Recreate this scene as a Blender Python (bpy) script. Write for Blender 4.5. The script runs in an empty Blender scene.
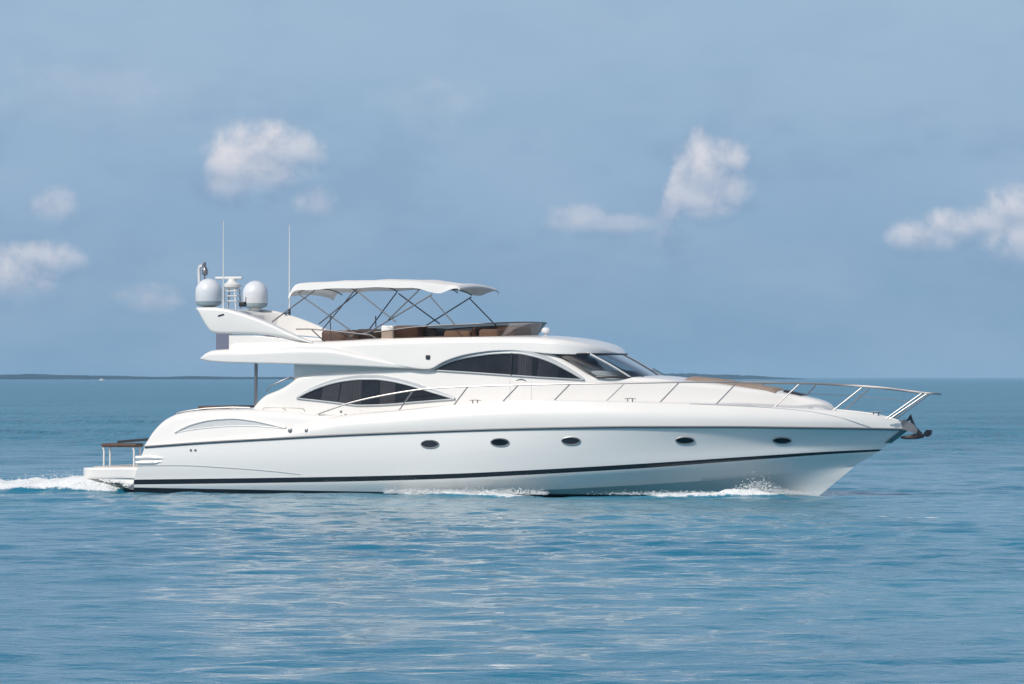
import bpy, math, random
import numpy as np
from mathutils import Vector, Matrix
random.seed(4); rng = np.random.default_rng(7)
S = bpy.context.scene; COL = S.collection
R = math.radians

# ------------------------------------------------------------------ camera
F = 4130.0; CAMZ = 3.3; CAMD = 118.0
PITCH = math.atan(35.5 / F)
cam = bpy.data.objects.new('camera', bpy.data.cameras.new('camera')); COL.objects.link(cam)
cam.location = (0, -CAMD, CAMZ); cam.rotation_euler = (math.pi / 2 + PITCH, 0, 0)
cam.data.sensor_width = 36; cam.data.lens = F / 1024 * 36
cam.data.clip_start = 0.5; cam.data.clip_end = 60000
S.camera = cam
S.view_settings.view_transform = 'Standard'; S.view_settings.look = 'None'
S.view_settings.exposure = 0.0; S.view_settings.gamma = 1.0
S.view_settings.use_curve_mapping = False

# ------------------------------------------------------------------ sun
SUN_AZ = R(219)      # compass-like angle of the sun, measured from +Y towards +X (behind the camera, to the left)
SUN_EL = R(42)
sd = bpy.data.lights.new('sun', 'SUN'); sun = bpy.data.objects.new('sun', sd); COL.objects.link(sun)
sd.energy = 3.05; sd.angle = R(5); sd.color = (1.0, 0.94, 0.86)
sv = Vector((math.sin(SUN_AZ) * math.cos(SUN_EL), math.cos(SUN_AZ) * math.cos(SUN_EL), math.sin(SUN_EL)))
sun.rotation_euler = sv.to_track_quat('Z', 'Y').to_euler()

# ------------------------------------------------------------------ node helper
class NT:
    def __init__(s, tree): s.t = tree; s.n = tree.nodes; s.l = tree.links
    def new(s, typ, **kw):
        n = s.n.new(typ)
        for k, v in kw.items(): setattr(n, k, v)
        return n
    def set(s, sock, v):
        if isinstance(v, bpy.types.NodeSocket): s.l.new(v, sock)
        else: sock.default_value = v
    def m(s, op, a, b=0.0, c=None, clamp=False):
        n = s.n.new('ShaderNodeMath'); n.operation = op; n.use_clamp = clamp
        s.set(n.inputs[0], a); s.set(n.inputs[1], b)
        if c is not None: s.set(n.inputs[2], c)
        return n.outputs[0]
    def smooth(s, v, a, b, lo=0.0, hi=1.0):
        n = s.n.new('ShaderNodeMapRange'); n.interpolation_type = 'SMOOTHSTEP'
        s.set(n.inputs['Value'], v)
        n.inputs['From Min'].default_value = a; n.inputs['From Max'].default_value = b
        n.inputs['To Min'].default_value = lo; n.inputs['To Max'].default_value = hi
        return n.outputs[0]
    def mix(s, f, a, b, blend='MIX'):
        n = s.n.new('ShaderNodeMix'); n.data_type = 'RGBA'; n.blend_type = blend
        s.set(n.inputs[0], f); s.set(n.inputs[6], a); s.set(n.inputs[7], b)
        return n.outputs[2]
    def noise(s, vec, scale, detail=4, rough=0.5, dist=0.0):
        n = s.n.new('ShaderNodeTexNoise'); s.set(n.inputs['Vector'], vec)
        n.inputs['Scale'].default_value = scale; n.inputs['Detail'].default_value = detail
        n.inputs['Roughness'].default_value = rough; n.inputs['Distortion'].default_value = dist
        return n.outputs['Fac']
    def comb(s, x, y, z):
        n = s.n.new('ShaderNodeCombineXYZ')
        for i, v in enumerate((x, y, z)): s.set(n.inputs[i], v)
        return n.outputs[0]

def lin(r, g, b):
    f = lambda c: ((c / 255 + 0.055) / 1.055) ** 2.4 if c > 10 else c / 255 / 12.92
    return (f(r), f(g), f(b), 1.0)

# ------------------------------------------------------------------ world: Nishita overhead, hazy maritime band with cumulus low down
world = bpy.data.worlds.new('World'); S.world = world; world.use_nodes = True
wt = NT(world.node_tree); wt.n.clear()
bg = wt.new('ShaderNodeBackground'); wo = wt.new('ShaderNodeOutputWorld'); wt.l.new(bg.outputs[0], wo.inputs[0])
sky = wt.new('ShaderNodeTexSky', sky_type='NISHITA'); sky.sun_disc = False
sky.sun_elevation = SUN_EL; sky.sun_rotation = SUN_AZ
sky.air_density = 1.0; sky.dust_density = 2.0; sky.ozone_density = 1.5
geo = wt.new('ShaderNodeTexCoord'); sep = wt.new('ShaderNodeSeparateXYZ'); wt.l.new(geo.outputs['Generated'], sep.inputs[0])
az = wt.m('ARCTAN2', sep.outputs[0], sep.outputs[1])
el = wt.m('ARCSINE', sep.outputs[2])
# px-like angular units 
ax_ = wt.m('MULTIPLY', az, F); ey_ = wt.m('MULTIPLY', el, F)
ramp = wt.new('ShaderNodeValToRGB'); cr = ramp.color_ramp
wt.l.new(wt.m('DIVIDE', el, R(40), clamp=True), ramp.inputs[0])
def c10(r, g, b, k=10.0):
    c = lin(r, g, b); return (c[0] * k / 10, c[1] * k / 10, c[2] * k / 10, 1)
cr.elements[0].position = 0.0; cr.elements[0].color = c10(128, 163, 193)
cr.elements[1].position = 1.0; cr.elements[1].color = c10(168, 190, 216)
for p, c in ((0.025, (131, 164, 194)), (0.065, (144, 174, 203)), (0.12, (155, 183, 209)), (0.25, (162, 188, 213))):
    e = cr.elements.new(p); e.color = c10(*c)
v3 = wt.comb(ax_, ey_, 0.0)
lowv = wt.comb(wt.m('MULTIPLY', ax_, 0.45), ey_, 3.0)
broad = wt.noise(lowv, 0.008, 4, 0.55)
base = wt.mix(wt.smooth(broad, 0.35, 0.7, 0.0, 0.30), ramp.outputs[0], lin(170, 190, 214))
dk = wt.noise(wt.comb(wt.m('MULTIPLY', ax_, 0.5), ey_, 40.0), 0.014, 4, 0.6)
dkm = wt.m('MULTIPLY', wt.smooth(dk, 0.46, 0.68, 0.0, 0.40), wt.m('MULTIPLY', wt.smooth(ey_, 40, 130), wt.smooth(ey_, 330, 230, .35, 1)))
base = wt.mix(dkm, base, lin(132, 160, 192))
n1 = wt.noise(v3, 0.030, 6, 0.6, 0.3)
n2 = wt.noise(wt.comb(ax_, ey_, 55.0), 0.045, 5, 0.6)
wx = wt.m('MULTIPLY_ADD', wt.m('SUBTRACT', n2, 0.5), 26.0, ax_)
skyb = []; lowm = []
def cloud(cx, cy, rx, ry, strength, soft=0.55, skew=0.0):
    a0 = cx - 512; e0 = 377.5 - cy
    dy = wt.m('SUBTRACT', ey_, e0)
    dx = wt.m('SUBTRACT', wx, a0)
    if skew: dx = wt.m('SUBTRACT', dx, wt.m('MULTIPLY', dy, skew))
    rx *= 1.15; ry *= 1.15; skyb.append((a0, e0 - ry * .95, rx * 1.6, ry * .75, strength))
    u = wt.m('DIVIDE', dx, rx); v = wt.m('DIVIDE', dy, ry)
    d = wt.m('ADD', wt.m('MULTIPLY', u, u), wt.m('MULTIPLY', v, v))
    f = wt.m('SUBTRACT', wt.m('SUBTRACT', 1.0, d), wt.m('MULTIPLY', wt.m('SUBTRACT', 0.5, n1), 3.0))
    m = wt.smooth(f, -1.0, soft + 0.8, 0.0, strength)
    # soft lower edge
    lowm.append(wt.m('MULTIPLY', m, wt.smooth(v, .35, -.9)))
    return wt.m('MULTIPLY', m, wt.smooth(v, -1.3, -0.2, 0.3, 1.0))
tot = None
for c in ((246, 160, 30, 27, .85), (268, 147, 25, 20, .85), (300, 150, 20, 13, .6), (226, 182, 16, 13, .5), (262, 175, 34, 14, .5), (315, 202, 17, 12, .35), (55, 205, 18, 15, .42), (10, 272, 34, 22, .62), (50, 258, 26, 13, .6),
          (150, 299, 24, 12, .36), (577, 219, 24, 12, .42), (622, 224, 34, 8, .3), (706, 168, 22, 24, .75), (724, 158, 17, 15, .7), (728, 190, 20, 14, .72), (700, 195, 24, 18, .6), (708, 210, 22, 8, .35),
          (679, 185, 9, 44, .62, .5, .35), (925, 236, 30, 13, .6), (950, 226, 26, 13, .66), (985, 222, 26, 13, .6), (1015, 208, 26, 17, .72), (1060, 235, 60, 26, .6), 
          (435, 100, 46, 20, .11), (80, 95, 90, 26, .10), (-90, 190, 60, 30, .5), (1180, 170, 70, 30, .5)):
    m = cloud(*c)
    tot = m if tot is None else wt.m('MAXIMUM', tot, m)
sh = None
for (a0, e0, rx, ry, st) in skyb:     # blue-grey flat bases and wisps hanging below each cloud
    u = wt.m('DIVIDE', wt.m('SUBTRACT', wx, a0), rx); v = wt.m('DIVIDE', wt.m('SUBTRACT', ey_, e0), ry)
    f = wt.m('SUBTRACT', 1.0, wt.m('ADD', wt.m('MULTIPLY', u, u), wt.m('MULTIPLY', v, v)))
    f = wt.m('MULTIPLY', wt.smooth(f, -.3, .9), wt.smooth(n2, .3, .65, 0, st * .75)); sh = f if sh is None else wt.m('MAXIMUM', sh, f)
base = wt.mix(sh, base, lin(130, 158, 190))
lm = lowm[0]
for q_ in lowm[1:]: lm = wt.m('MAXIMUM', lm, q_)
ccol = wt.mix(wt.smooth(n1, 0.3, 0.65), lin(200, 203, 216), lin(233, 229, 233))
ccol = wt.mix(wt.m('MULTIPLY', lm, 0.9, clamp=True), ccol, lin(160, 178, 202))
low = wt.mix(tot, base, ccol)
# low band is authored at strength 1, the sky texture at 0.1
low10 = wt.new('ShaderNodeVectorMath', operation='SCALE'); wt.l.new(low, low10.inputs[0]); low10.inputs['Scale'].default_value = 10.0
fin = wt.mix(wt.smooth(el, R(14), R(45)), low10.outputs[0], sky.outputs[0])
wt.l.new(fin, bg.inputs[0]); bg.inputs[1].default_value = 0.1

# ------------------------------------------------------------------ materials
def mat(name, color, rough=0.5, metal=0.0, coat=0.0, var=0.0, vscale=3.0, bump=0.0, bscale=20.0, spec=0.5, sheen=0.0):
    m = bpy.data.materials.new(name); m.use_nodes = True; t = NT(m.node_tree)
    p = t.n['Principled BSDF']
    p.inputs['Roughness'].default_value = rough; p.inputs['Metallic'].default_value = metal
    p.inputs['Coat Weight'].default_value = coat; p.inputs['Coat Roughness'].default_value = 0.06
    p.inputs['Specular IOR Level'].default_value = spec
    tc = t.new('ShaderNodeTexCoord')
    col = (*color, 1)
    if var:
        n = t.noise(tc.outputs['Object'], vscale, 5, 0.6)
        a = tuple(c * (1 - var) for c in color) + (1,); b = tuple(min(1, c * (1 + var)) for c in color) + (1,)
        t.l.new(t.mix(t.smooth(n, 0.3, 0.7), a, b), p.inputs['Base Color'])
    else: p.inputs['Base Color'].default_value = col
    if bump:
        b = t.new('ShaderNodeBump'); b.inputs['Strength'].default_value = bump; b.inputs['Distance'].default_value = 0.02
        t.l.new(t.noise(tc.outputs['Object'], bscale, 4, 0.6), b.inputs['Height']); t.l.new(b.outputs[0], p.inputs['Normal'])
    return m
M = {}
M['gel'] = mat('white_gelcoat', (0.80, 0.775, 0.74), 0.28, coat=0.4, var=0.012, vscale=0.7)
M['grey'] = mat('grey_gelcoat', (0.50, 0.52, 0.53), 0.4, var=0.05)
M['black'] = mat('black_stripe', (0.012, 0.013, 0.018), 0.25, coat=0.4)
M['steel'] = mat('polished_steel', (0.40, 0.385, 0.38), 0.38, metal=0.9)
M['frame'] = mat('dark_frame_tube', (0.10, 0.095, 0.10), 0.4, metal=0.4)
M['darksteel'] = mat('brushed_steel', (0.30, 0.28, 0.28), 0.35, metal=0.8)
M['rubber'] = mat('rub_strip', (0.16, 0.17, 0.18), 0.45)
M['tan'] = mat('tan_cushion', (0.31, 0.235, 0.185), 0.8, var=0.08, bump=0.3, bscale=30)
M['brown'] = mat('brown_cushion', (0.085, 0.045, 0.033), 0.6, var=0.2, bump=0.2)
M['teak'] = mat('teak_deck', (0.30, 0.20, 0.13), 0.7, var=0.15, vscale=8)
M['bleached'] = mat('bleached_teak', (0.56, 0.51, 0.46), 0.8, var=.08, vscale=6)
M['canvas'] = mat('white_canvas', (0.86, 0.845, 0.82), 0.85, bump=0.35, bscale=6)
M['cream'] = mat('cream_plastic', (0.74, 0.73, 0.71), 0.45, var=0.03)
M['dome'] = mat('radome_white', (0.72, 0.73, 0.75), 0.35, coat=0.2)
M['domebase'] = mat('radome_base', (0.30, 0.37, 0.40), 0.5)
M['dark'] = mat('dark_fitting', (0.03, 0.03, 0.035), 0.4)
M['inside'] = mat('cabin_interior', (0.03, 0.03, 0.036), 0.9, var=0.5, vscale=1.5)
M['curtain'] = mat('curtain_fabric', (0.135, 0.115, 0.115), 0.9, var=0.12, vscale=5)

def translucent(m, k, tint):
    t = NT(m.node_tree); p = t.n['Principled BSDF']; out = t.n['Material Output']; tl = t.new('ShaderNodeBsdfTranslucent'); tl.inputs[0].default_value = tint
    mx = t.new('ShaderNodeMixShader'); mx.inputs[0].default_value = k; t.l.new(p.outputs[0], mx.inputs[1]); t.l.new(tl.outputs[0], mx.inputs[2]); t.l.new(mx.outputs[0], out.inputs[0])
translucent(M['canvas'], 0.16, (.85, .80, .74, 1))
def glassmat(name, tint, refl=1.0, rough=0.02):
    m = bpy.data.materials.new(name); m.use_nodes = True; t = NT(m.node_tree); t.n.clear()
    out = t.new('ShaderNodeOutputMaterial'); tr = t.new('ShaderNodeBsdfTransparent'); gl = t.new('ShaderNodeBsdfGlossy')
    tr.inputs[0].default_value = (*tint, 1); gl.inputs['Roughness'].default_value = rough
    fr = t.new('ShaderNodeFresnel'); fr.inputs[0].default_value = 1.5
    mx = t.new('ShaderNodeMixShader'); t.l.new(t.m('MULTIPLY', fr.outputs[0], refl, clamp=True), mx.inputs[0])
    t.l.new(tr.outputs[0], mx.inputs[1]); t.l.new(gl.outputs[0], mx.inputs[2]); t.l.new(mx.outputs[0], out.inputs[0])
    return m
M['glass'] = glassmat('tinted_window_glass', (0.72, 0.75, 0.80), 1.3)
M['clear'] = glassmat('windshield_glass', (0.72, 0.76, 0.77), 2.8)
M['smoke'] = glassmat('smoked_screen', (0.46, 0.37, 0.32), .30)
M['bronze'] = mat('dark_bronze', (0.035, 0.035, 0.04), 0.35, metal=0.6)
M['panel'] = glassmat('tinted_panel', (0.74, 0.52, 0.52), .6)

# hull: white with dark antifouling below a rising line
def hullmat():
    m = mat('hull_gelcoat', (0.78, 0.78, 0.77), 0.3, coat=0.25)
    t = NT(m.node_tree); p = t.n['Principled BSDF']
    tc = t.new('ShaderNodeTexCoord'); s = t.new('ShaderNodeSeparateXYZ'); t.l.new(tc.outputs['Object'], s.inputs[0])
    mp = t.new('ShaderNodeMapping'); t.l.new(tc.outputs['Object'], mp.inputs[0]); mp.inputs['Scale'].default_value = (.8, .8, 2.6)
    bp = t.new('ShaderNodeBump'); bp.inputs['Strength'].default_value = .35; bp.inputs['Distance'].default_value = .012
    t.l.new(t.noise(mp.outputs[0], 1.6, 3, .5, .5), bp.inputs['Height']); t.l.new(bp.outputs[0], p.inputs['Coat Normal']); t.l.new(bp.outputs[0], p.inputs['Normal'])
    line = t.m('MULTIPLY_ADD', s.outputs[0], -0.0085, 0.055)
    f = t.smooth(t.m('SUBTRACT', s.outputs[2], line), -0.006, 0.006)
    t.l.new(t.mix(f, (0.014, 0.016, 0.022, 1), (0.80, 0.785, 0.76, 1)), p.inputs['Base Color'])
    return m
M['hull'] = hullmat()

# ------------------------------------------------------------------ mesh helpers
def tag(o, label=None, cat=None, group=None, kind=None):
    if label: o['label'] = label
    if cat: o['category'] = cat
    if group: o['group'] = group
    if kind: o['kind'] = kind
    return o
def empty(name, loc=(0, 0, 0), rz=0.0):
    o = bpy.data.objects.new(name, None); COL.objects.link(o); o.location = loc; o.rotation_euler = (0, 0, rz)
    o.empty_display_size = 0.5
    return o
class MB:
    def __init__(s): s.v = []; s.f = []; s.mi = []
    def add(s, v, f, mi=0):
        k = len(s.v); s.v += [tuple(map(float, p)) for p in v]
        for q in f: s.f.append(tuple(i + k for i in q)); s.mi.append(mi)
    def grid(s, A, mi=0, closed=False, rowmi=None):
        """A[i][j] points"""
        A = np.asarray(A, float); n, m_ = A.shape[:2]; k = len(s.v)
        s.v += [tuple(p) for p in A.reshape(-1, 3).tolist()]
        for i in range(n - 1):
            for j in range(m_ if closed else m_ - 1):
                j2 = (j + 1) % m_
                s.f.append((k + i * m_ + j, k + i * m_ + j2, k + (i + 1) * m_ + j2, k + (i + 1) * m_ + j))
                s.mi.append(rowmi[j] if rowmi is not None else mi)
    def tube(s, pts, r, n=8, mi=0, cap=True):
        pts = [Vector(p) for p in pts]; N = len(pts)
        rs = r if isinstance(r, (list, tuple)) else [r] * N
        up = None; rings = []
        for i, p in enumerate(pts):
            t = (pts[min(i + 1, N - 1)] - pts[max(i - 1, 0)]).normalized()
            if up is None: up = t.orthogonal().normalized()
            up = (up - t * up.dot(t))
            up = up.normalized() if up.length > 1e-6 else t.orthogonal().normalized()
            b = t.cross(up)
            rings.append([p + (up * math.cos(a) + b * math.sin(a)) * rs[i] for a in [2 * math.pi * k / n for k in range(n)]])
        s.grid([[tuple(q) for q in rg] for rg in rings], mi, closed=True)
        if cap:
            s.add(rings[0], [tuple(range(n))[::-1]], mi); s.add(rings[-1], [tuple(range(n))], mi)
    def box(s, x0, x1, y0, y1, z0, z1, mi=0, bev=0.0):
        if bev <= 0:
            v = [(x, y, z) for x in (x0, x1) for y in (y0, y1) for z in (z0, z1)]
            s.add(v, [(0, 1, 3, 2), (4, 6, 7, 5), (0, 4, 5, 1), (2, 3, 7, 6), (0, 2, 6, 4), (1, 5, 7, 3)], mi); return
        b = min(bev, (x1 - x0) / 2.01, (y1 - y0) / 2.01, (z1 - z0) / 2.01)
        rings = []
        def ring(ins, z):
            out = []; c = b
            for (cx, cy, a0) in ((x1 - c, y1 - c, 0), (x0 + c, y1 - c, 90), (x0 + c, y0 + c, 180), (x1 - c, y0 + c, 270)):
                for a in (0, 30, 60, 90):
                    rr = c - ins; out.append((cx + rr * math.cos(R(a0 + a)), cy + rr * math.sin(R(a0 + a)), z))
            return out
        for a in (0, 30, 60, 90): rings.append(ring(b - b * math.sin(R(a)), z0 + b - b * math.cos(R(a))))
        for a in (90, 60, 30, 0): rings.append(ring(b - b * math.sin(R(a)), z1 - b + b * math.cos(R(a))))
        s.grid(rings, mi, closed=True); n = len(rings[0])
        s.add(rings[0], [tuple(range(n))[::-1]], mi); s.add(rings[-1], [tuple(range(n))], mi)
    def lathe(s, prof, c, n=28, mi=0):
        s.grid([[(c[0] + r * math.cos(2 * math.pi * k / n), c[1] + r * math.sin(2 * math.pi * k / n), c[2] + z) for k in range(n)] for r, z in prof], mi, closed=True)
    def mirror(s):
        k = len(s.v); nf = len(s.f)
        s.v += [(x, -y, z) for x, y, z in s.v]
        for i in range(nf): s.f.append(tuple(a + k for a in s.f[i][::-1])); s.mi.append(s.mi[i])
        return s
    def build(s, name, mats, parent=None, smooth=True, angle=40, recalc=True, label=None):
        me = bpy.data.meshes.new(name); me.from_pydata(s.v, [], s.f); 
        mats = mats if isinstance(mats, (list, tuple)) else [mats]
        for m in mats: me.materials.append(m)
        me.polygons.foreach_set('material_index', s.mi)
        if recalc:
            import bmesh
            bm = bmesh.new(); bm.from_mesh(me); bmesh.ops.remove_doubles(bm, verts=bm.verts, dist=1e-4)
            bmesh.ops.recalc_face_normals(bm, faces=bm.faces); bm.to_mesh(me); bm.free()
        if smooth:
            me.polygons.foreach_set('use_smooth', [True] * len(me.polygons))
            try: me.set_sharp_from_angle(angle=R(angle))
            except Exception: pass
        o = bpy.data.objects.new(name, me); COL.objects.link(o)
        if parent: o.parent = parent
        if label: o['label'] = label
        return o

def two(mb, name, m, parent=None):
    parent = parent or yacht
    a = mb.build(name, m, parent)
    c = MB(); c.v = [(x, -y, z) for x, y, z in mb.v]; c.f = [tuple(f[::-1]) for f in mb.f]; c.mi = list(mb.mi)
    return a, c.build(name, m, parent)

def pchip(xs, ys):
    xs = np.array(xs, float); ys = np.array(ys, float)
    o = np.argsort(xs); xs = xs[o]; ys = ys[o]
    h = np.diff(xs); h[h < 1e-9] = 1e-9; d = np.diff(ys) / h; m = np.zeros_like(xs)
    for i in range(1, len(xs) - 1):
        if d[i - 1] * d[i] > 0:
            w1 = 2 * h[i] + h[i - 1]; w2 = h[i] + 2 * h[i - 1]
            m[i] = (w1 + w2) / (w1 / d[i - 1] + w2 / d[i])
    m[0] = d[0]; m[-1] = d[-1]
    def f(x):
        x = np.clip(np.asarray(x, float), xs[0], xs[-1]); i = np.clip(np.searchsorted(xs, x) - 1, 0, len(h) - 1)
        t = (x - xs[i]) / h[i]
        return (2*t**3-3*t**2+1)*ys[i] + (t**3-2*t**2+t)*h[i]*m[i] + (-2*t**3+3*t**2)*ys[i+1] + (t**3-t**2)*h[i]*m[i+1]
    return f

# ------------------------------------------------------------------ yacht frame: X forward, Y to port, Z up, origin amidships on the waterline
YAW = R(17); cY, sY = math.cos(YAW), math.sin(YAW)
def w2l(x, y): return x * cY - y * sY, x * sY + y * cY
def l2w(x, y): return x * cY + y * sY, -x * sY + y * cY
_cl = w2l(0, -CAMD)
def P(px, py, Y):
    """measured photo point -> yacht coordinates of the point in the plane at lateral offset Y"""
    a = (px - 512) / F; b = (342 - py) / F
    dx, dy, dz = a, math.cos(PITCH) - b * math.sin(PITCH), math.sin(PITCH) + b * math.cos(PITCH)
    lx, ly = w2l(dx, dy)
    t = (Y - _cl[1]) / ly
    return _cl[0] + t * lx, CAMZ + t * dz
def Pf(px, py, f):
    Y = -2.5
    for _ in range(30):
        X, Z = P(px, py, Y); Y = -float(f(X, Z))
    return X, Z
def curve(pts, f):
    q = [Pf(a, b, f) for a, b in pts]
    return pchip([a for a, _ in q], [b for _, b in q]), q[0][0], q[-1][0]
def const(v): return lambda X, Z=0: v

yacht = empty('motor_yacht', (0, 0, 0), -YAW)
tag(yacht, 'large white motor yacht with black hull stripe and white canvas bimini, underway on blue sea', 'yacht')

# ------------------------------------------------------------------ hull
class Row:
    def __init__(s, Bmax, bst, p, pts, stem, u0=0.42):
        s.Xe, s.Ze = P(*stem, 0.0); s.B = Bmax; s.bst = bst; s.p = p; s.u0 = u0
        s.Xs = P(pts[0][0], pts[0][1], -bst)[0]
        q = [Pf(a, b, lambda X, Z: s.hb(X)) for a, b in pts] + [(s.Xe, s.Ze)]
        s.Xs = q[0][0]
        s.zf = pchip([a for a, _ in q], [b for _, b in q])
    def hb(s, X):
        u = (np.asarray(X, float) - s.Xs) / (s.Xe - s.Xs); u = np.clip(u, 0, 1)
        aft = s.bst + (s.B - s.bst) * np.sin(np.pi / 2 * np.clip(u / s.u0, 0, 1))
        fw = s.B * (1 - np.clip((u - s.u0) / (1 - s.u0), 0, 1) ** s.p)
        return np.where(u < s.u0, aft, fw)
    def line(s, us):
        X = s.Xs + us * (s.Xe - s.Xs); return np.stack([X, -s.hb(X), s.zf(X)], 1)
us = 1 - (1 - np.linspace(0, 1, 150)) ** 1.25
rail = Row(3.0, 2.75, 2.3, [(145, 447), (200, 443), (270, 439), (340, 435.3), (423, 432), (497, 429.5), (560, 428), (640, 427), (720, 427), (800, 427.8), (860, 428.6)], (909, 429.6))
st_t = Row(2.93, 2.70, 1.95, [(134, 479.6), (260, 478), (350, 476.5), (445, 474), (540, 469.6), (640, 463.8), (753, 456.3), (830, 451.5)], (881.5, 449.2))
st_b = Row(2.91, 2.70, 1.90, [(134, 484.6), (260, 483), (350, 481.5), (445, 478.8), (540, 474.2), (640, 468.4), (753, 459.9), (830, 454.2)], (879, 451.4))
mid = Row(2.96, 2.72, 2.1, [(134.5, 458), (200, 457), (340, 453), (500, 449), (640, 445), (753, 441.5), (830, 440)], (896, 438.5))
chine = Row(2.62, 2.5, 1.75, [(134, 497), (300, 497), (450, 493), (540, 490), (620, 486), (753, 476.5), (815, 469.5)], (853, 467))
keelX = P(790, 515, 0)[0]
def blend(a, b, t, bul):
    p = a * (1 - t) + b * t; p = p.copy()
    u = us; prof = np.where(u < 0.5, 0.05, 0.05 - 0.16 * np.clip((u - 0.5) / 0.4, 0, 1)) * np.clip((1 - u) / 0.12, 0, 1)
    p[:, 1] -= bul * prof * math.sin(math.pi * t); return p
La, Lm, Lt, Lb, Lc = rail.line(us), mid.line(us), st_t.line(us), st_b.line(us), chine.line(us)
kx = chine.Xs + us * (keelX - chine.Xs)
Lk = np.stack([kx, -0.03 + 0 * us, -0.95 + 0.25 * us ** 3 * 1.0], 1)
Lk[:, 2] = np.where(us > 0.93, Lk[:, 2], Lk[:, 2])
rows = [La]
for t in (0.12, 0.25, 0.37, 0.5, 0.62, 0.75, 0.87, 1.0): 
    rows.append(blend(La, Lt, t, 1.0))
rmi = [0] * 8
rows[-1] = Lt
rows.append(Lb); rmi.append(1)
for t in (0.25, 0.5, 0.75): rows.append(blend(Lb, Lc, t, 0.3)); rmi.append(0)
rows.append(Lc); rmi.append(0)
Lc2 = Lc.copy(); Lc2[:, 1] *= 0.972; Lc2[:, 2] -= 0.02; rows.append(Lc2); rmi.append(0)
for t in (0.25, 0.5, 0.75, 1.0):
    q = Lc2 * (1 - t) + Lk * t; rows.append(q); rmi.append(0)
hm = MB(); G = np.stack(rows, 1); hm.grid(G, rowmi=rmi)
# transom cap
hm.mirror()
tr = [tuple(r[0]) for r in rows]; n = len(tr)
hm.add(tr + [(x, -y, z) for x, y, z in tr], [(i, i + 1, n + i + 1, n + i) for i in range(n - 1)], 0)
hull = hm.build('hull', [M['hull'], M['black']], yacht, angle=25)

# rub rail
rb = MB()
L = rail.line(us); L2 = L.copy(); L2[:, 1] -= 0.012
rb.tube([tuple(p) for p in L2[:-1]], 0.034, 8)
two(rb, 'rub_rail', M['rubber'])
rs = MB(); L3 = L.copy(); L3[:, 1] -= 0.05; L3[:, 2] += 0.004
rs.tube([tuple(p) for p in L3[:-3]], 0.012, 6); two(rs, 'rub_rail_strip', M['steel'])

# topsides above the rub rail
gun = Row(2.84, 2.62, 2.15, [(147, 445), (200, 439), (250, 434), (286, 429), (318, 421.5), (347, 416), (396, 411.5), (452, 406), (501, 402.5), (560, 401.3), (620, 402.3), (686, 404), (753, 407), (819, 410.5), (862, 414), (889, 418.5), (902, 422.5)], (908, 427))
GB = gun.hb; GZ = gun.zf
Lg = gun.line(us)
tm = MB(); rows = []
for t in np.linspace(0, 1, 9):
    q = La * (1 - t) + Lg * t; q = q.copy()
    hgt = np.clip((Lg[:, 2] - La[:, 2]), 0, 0.9)
    q[:, 1] -= 0.10 * math.sin(math.pi * t * 0.9) * np.clip(hgt / 0.6, 0, 1) * np.clip((1 - us) / 0.08, 0, 1)
    q[:, 1] = np.minimum(q[:, 1], 0)
    rows.append(q)
for k, (dy, dz) in enumerate(((0.03, 0.022), (0.07, 0.034), (0.12, 0.03), (0.17, 0.0), (0.2, -0.05))):
    q = Lg.copy(); sc = np.clip(-Lg[:, 1] / 0.5, 0, 1); q[:, 1] += dy * sc; q[:, 2] += dz * sc; rows.append(q)
edge = rows[-1]
for t in (0.25, 0.5, 0.75, 1.0):
    q = edge.copy(); q[:, 1] = edge[:, 1] * (1 - t); q[:, 2] = edge[:, 2] + 0.10 * (1 - (1 - t) ** 2) * np.clip(-edge[:, 1] / 1.0, 0, 1); rows.append(q)
tm.grid(np.stack(rows, 1)); tm.mirror(); tm.build('topsides', M['gel'], yacht, angle=35)

# ------------------------------------------------------------------ generic full-beam loft
def loft(mb, X0, X1, zb, zt, hw, r=0.1, rb=0.03, camber=0.06, n=60, xs=None, mi=0, ns=8, nt=6, endcap=True):
    if xs is None: xs = np.linspace(X0, X1, n)
    secs = []
    for X in xs:
        b = float(zb(X)); t = max(float(zt(X)), b + 0.004); h = t - b
        rr = min(r, h * 0.48); r2 = min(rb, h * 0.48); sec = []
        w0 = float(hw(X, b)); 
        for k in (0.0, 0.5): sec.append(((w0 - r2) * k, b))
        for k in range(nt + 1):
            a = math.pi / 2 * k / nt; z = b + r2 * (1 - math.cos(a)); sec.append((max(float(hw(X, z)) - r2 * (1 - math.sin(a)), 0), z))
        for k in range(1, ns): z = b + r2 + (h - r2 - rr) * k / ns; sec.append((float(hw(X, z)), z))
        for k in range(nt + 1):
            a = math.pi / 2 * k / nt; z = t - rr * (1 - math.sin(a)); sec.append((max(float(hw(X, z)) - rr * (1 - math.cos(a)), 0), z))
        wl = sec[-1][0]; cb = camber * min(1, wl / 1.2)
        for k in (0.75, 0.5, 0.25, 0.0): sec.append((wl * k, t + cb * (1 - k * k)))
        ring = [(X, -y, z) for y, z in sec] + [(X, y, z) for y, z in sec[-2:0:-1]]
        secs.append(ring)
    mb.grid(secs, mi, closed=True)
    if endcap:
        m_ = len(secs[0]); mb.add(secs[0], [tuple(range(m_))], mi); mb.add(secs[-1], [tuple(range(m_))[::-1]], mi)
def dens(X0, X1, n, a=0.0, b=0.0):
    """stations packed towards either end"""
    t = np.linspace(0, 1, n); s_ = t
    if a: s_ = s_ ** (1 + a)
    if b: s_ = 1 - (1 - s_) ** (1 + b)
    return X0 + (X1 - X0) * s_

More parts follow.
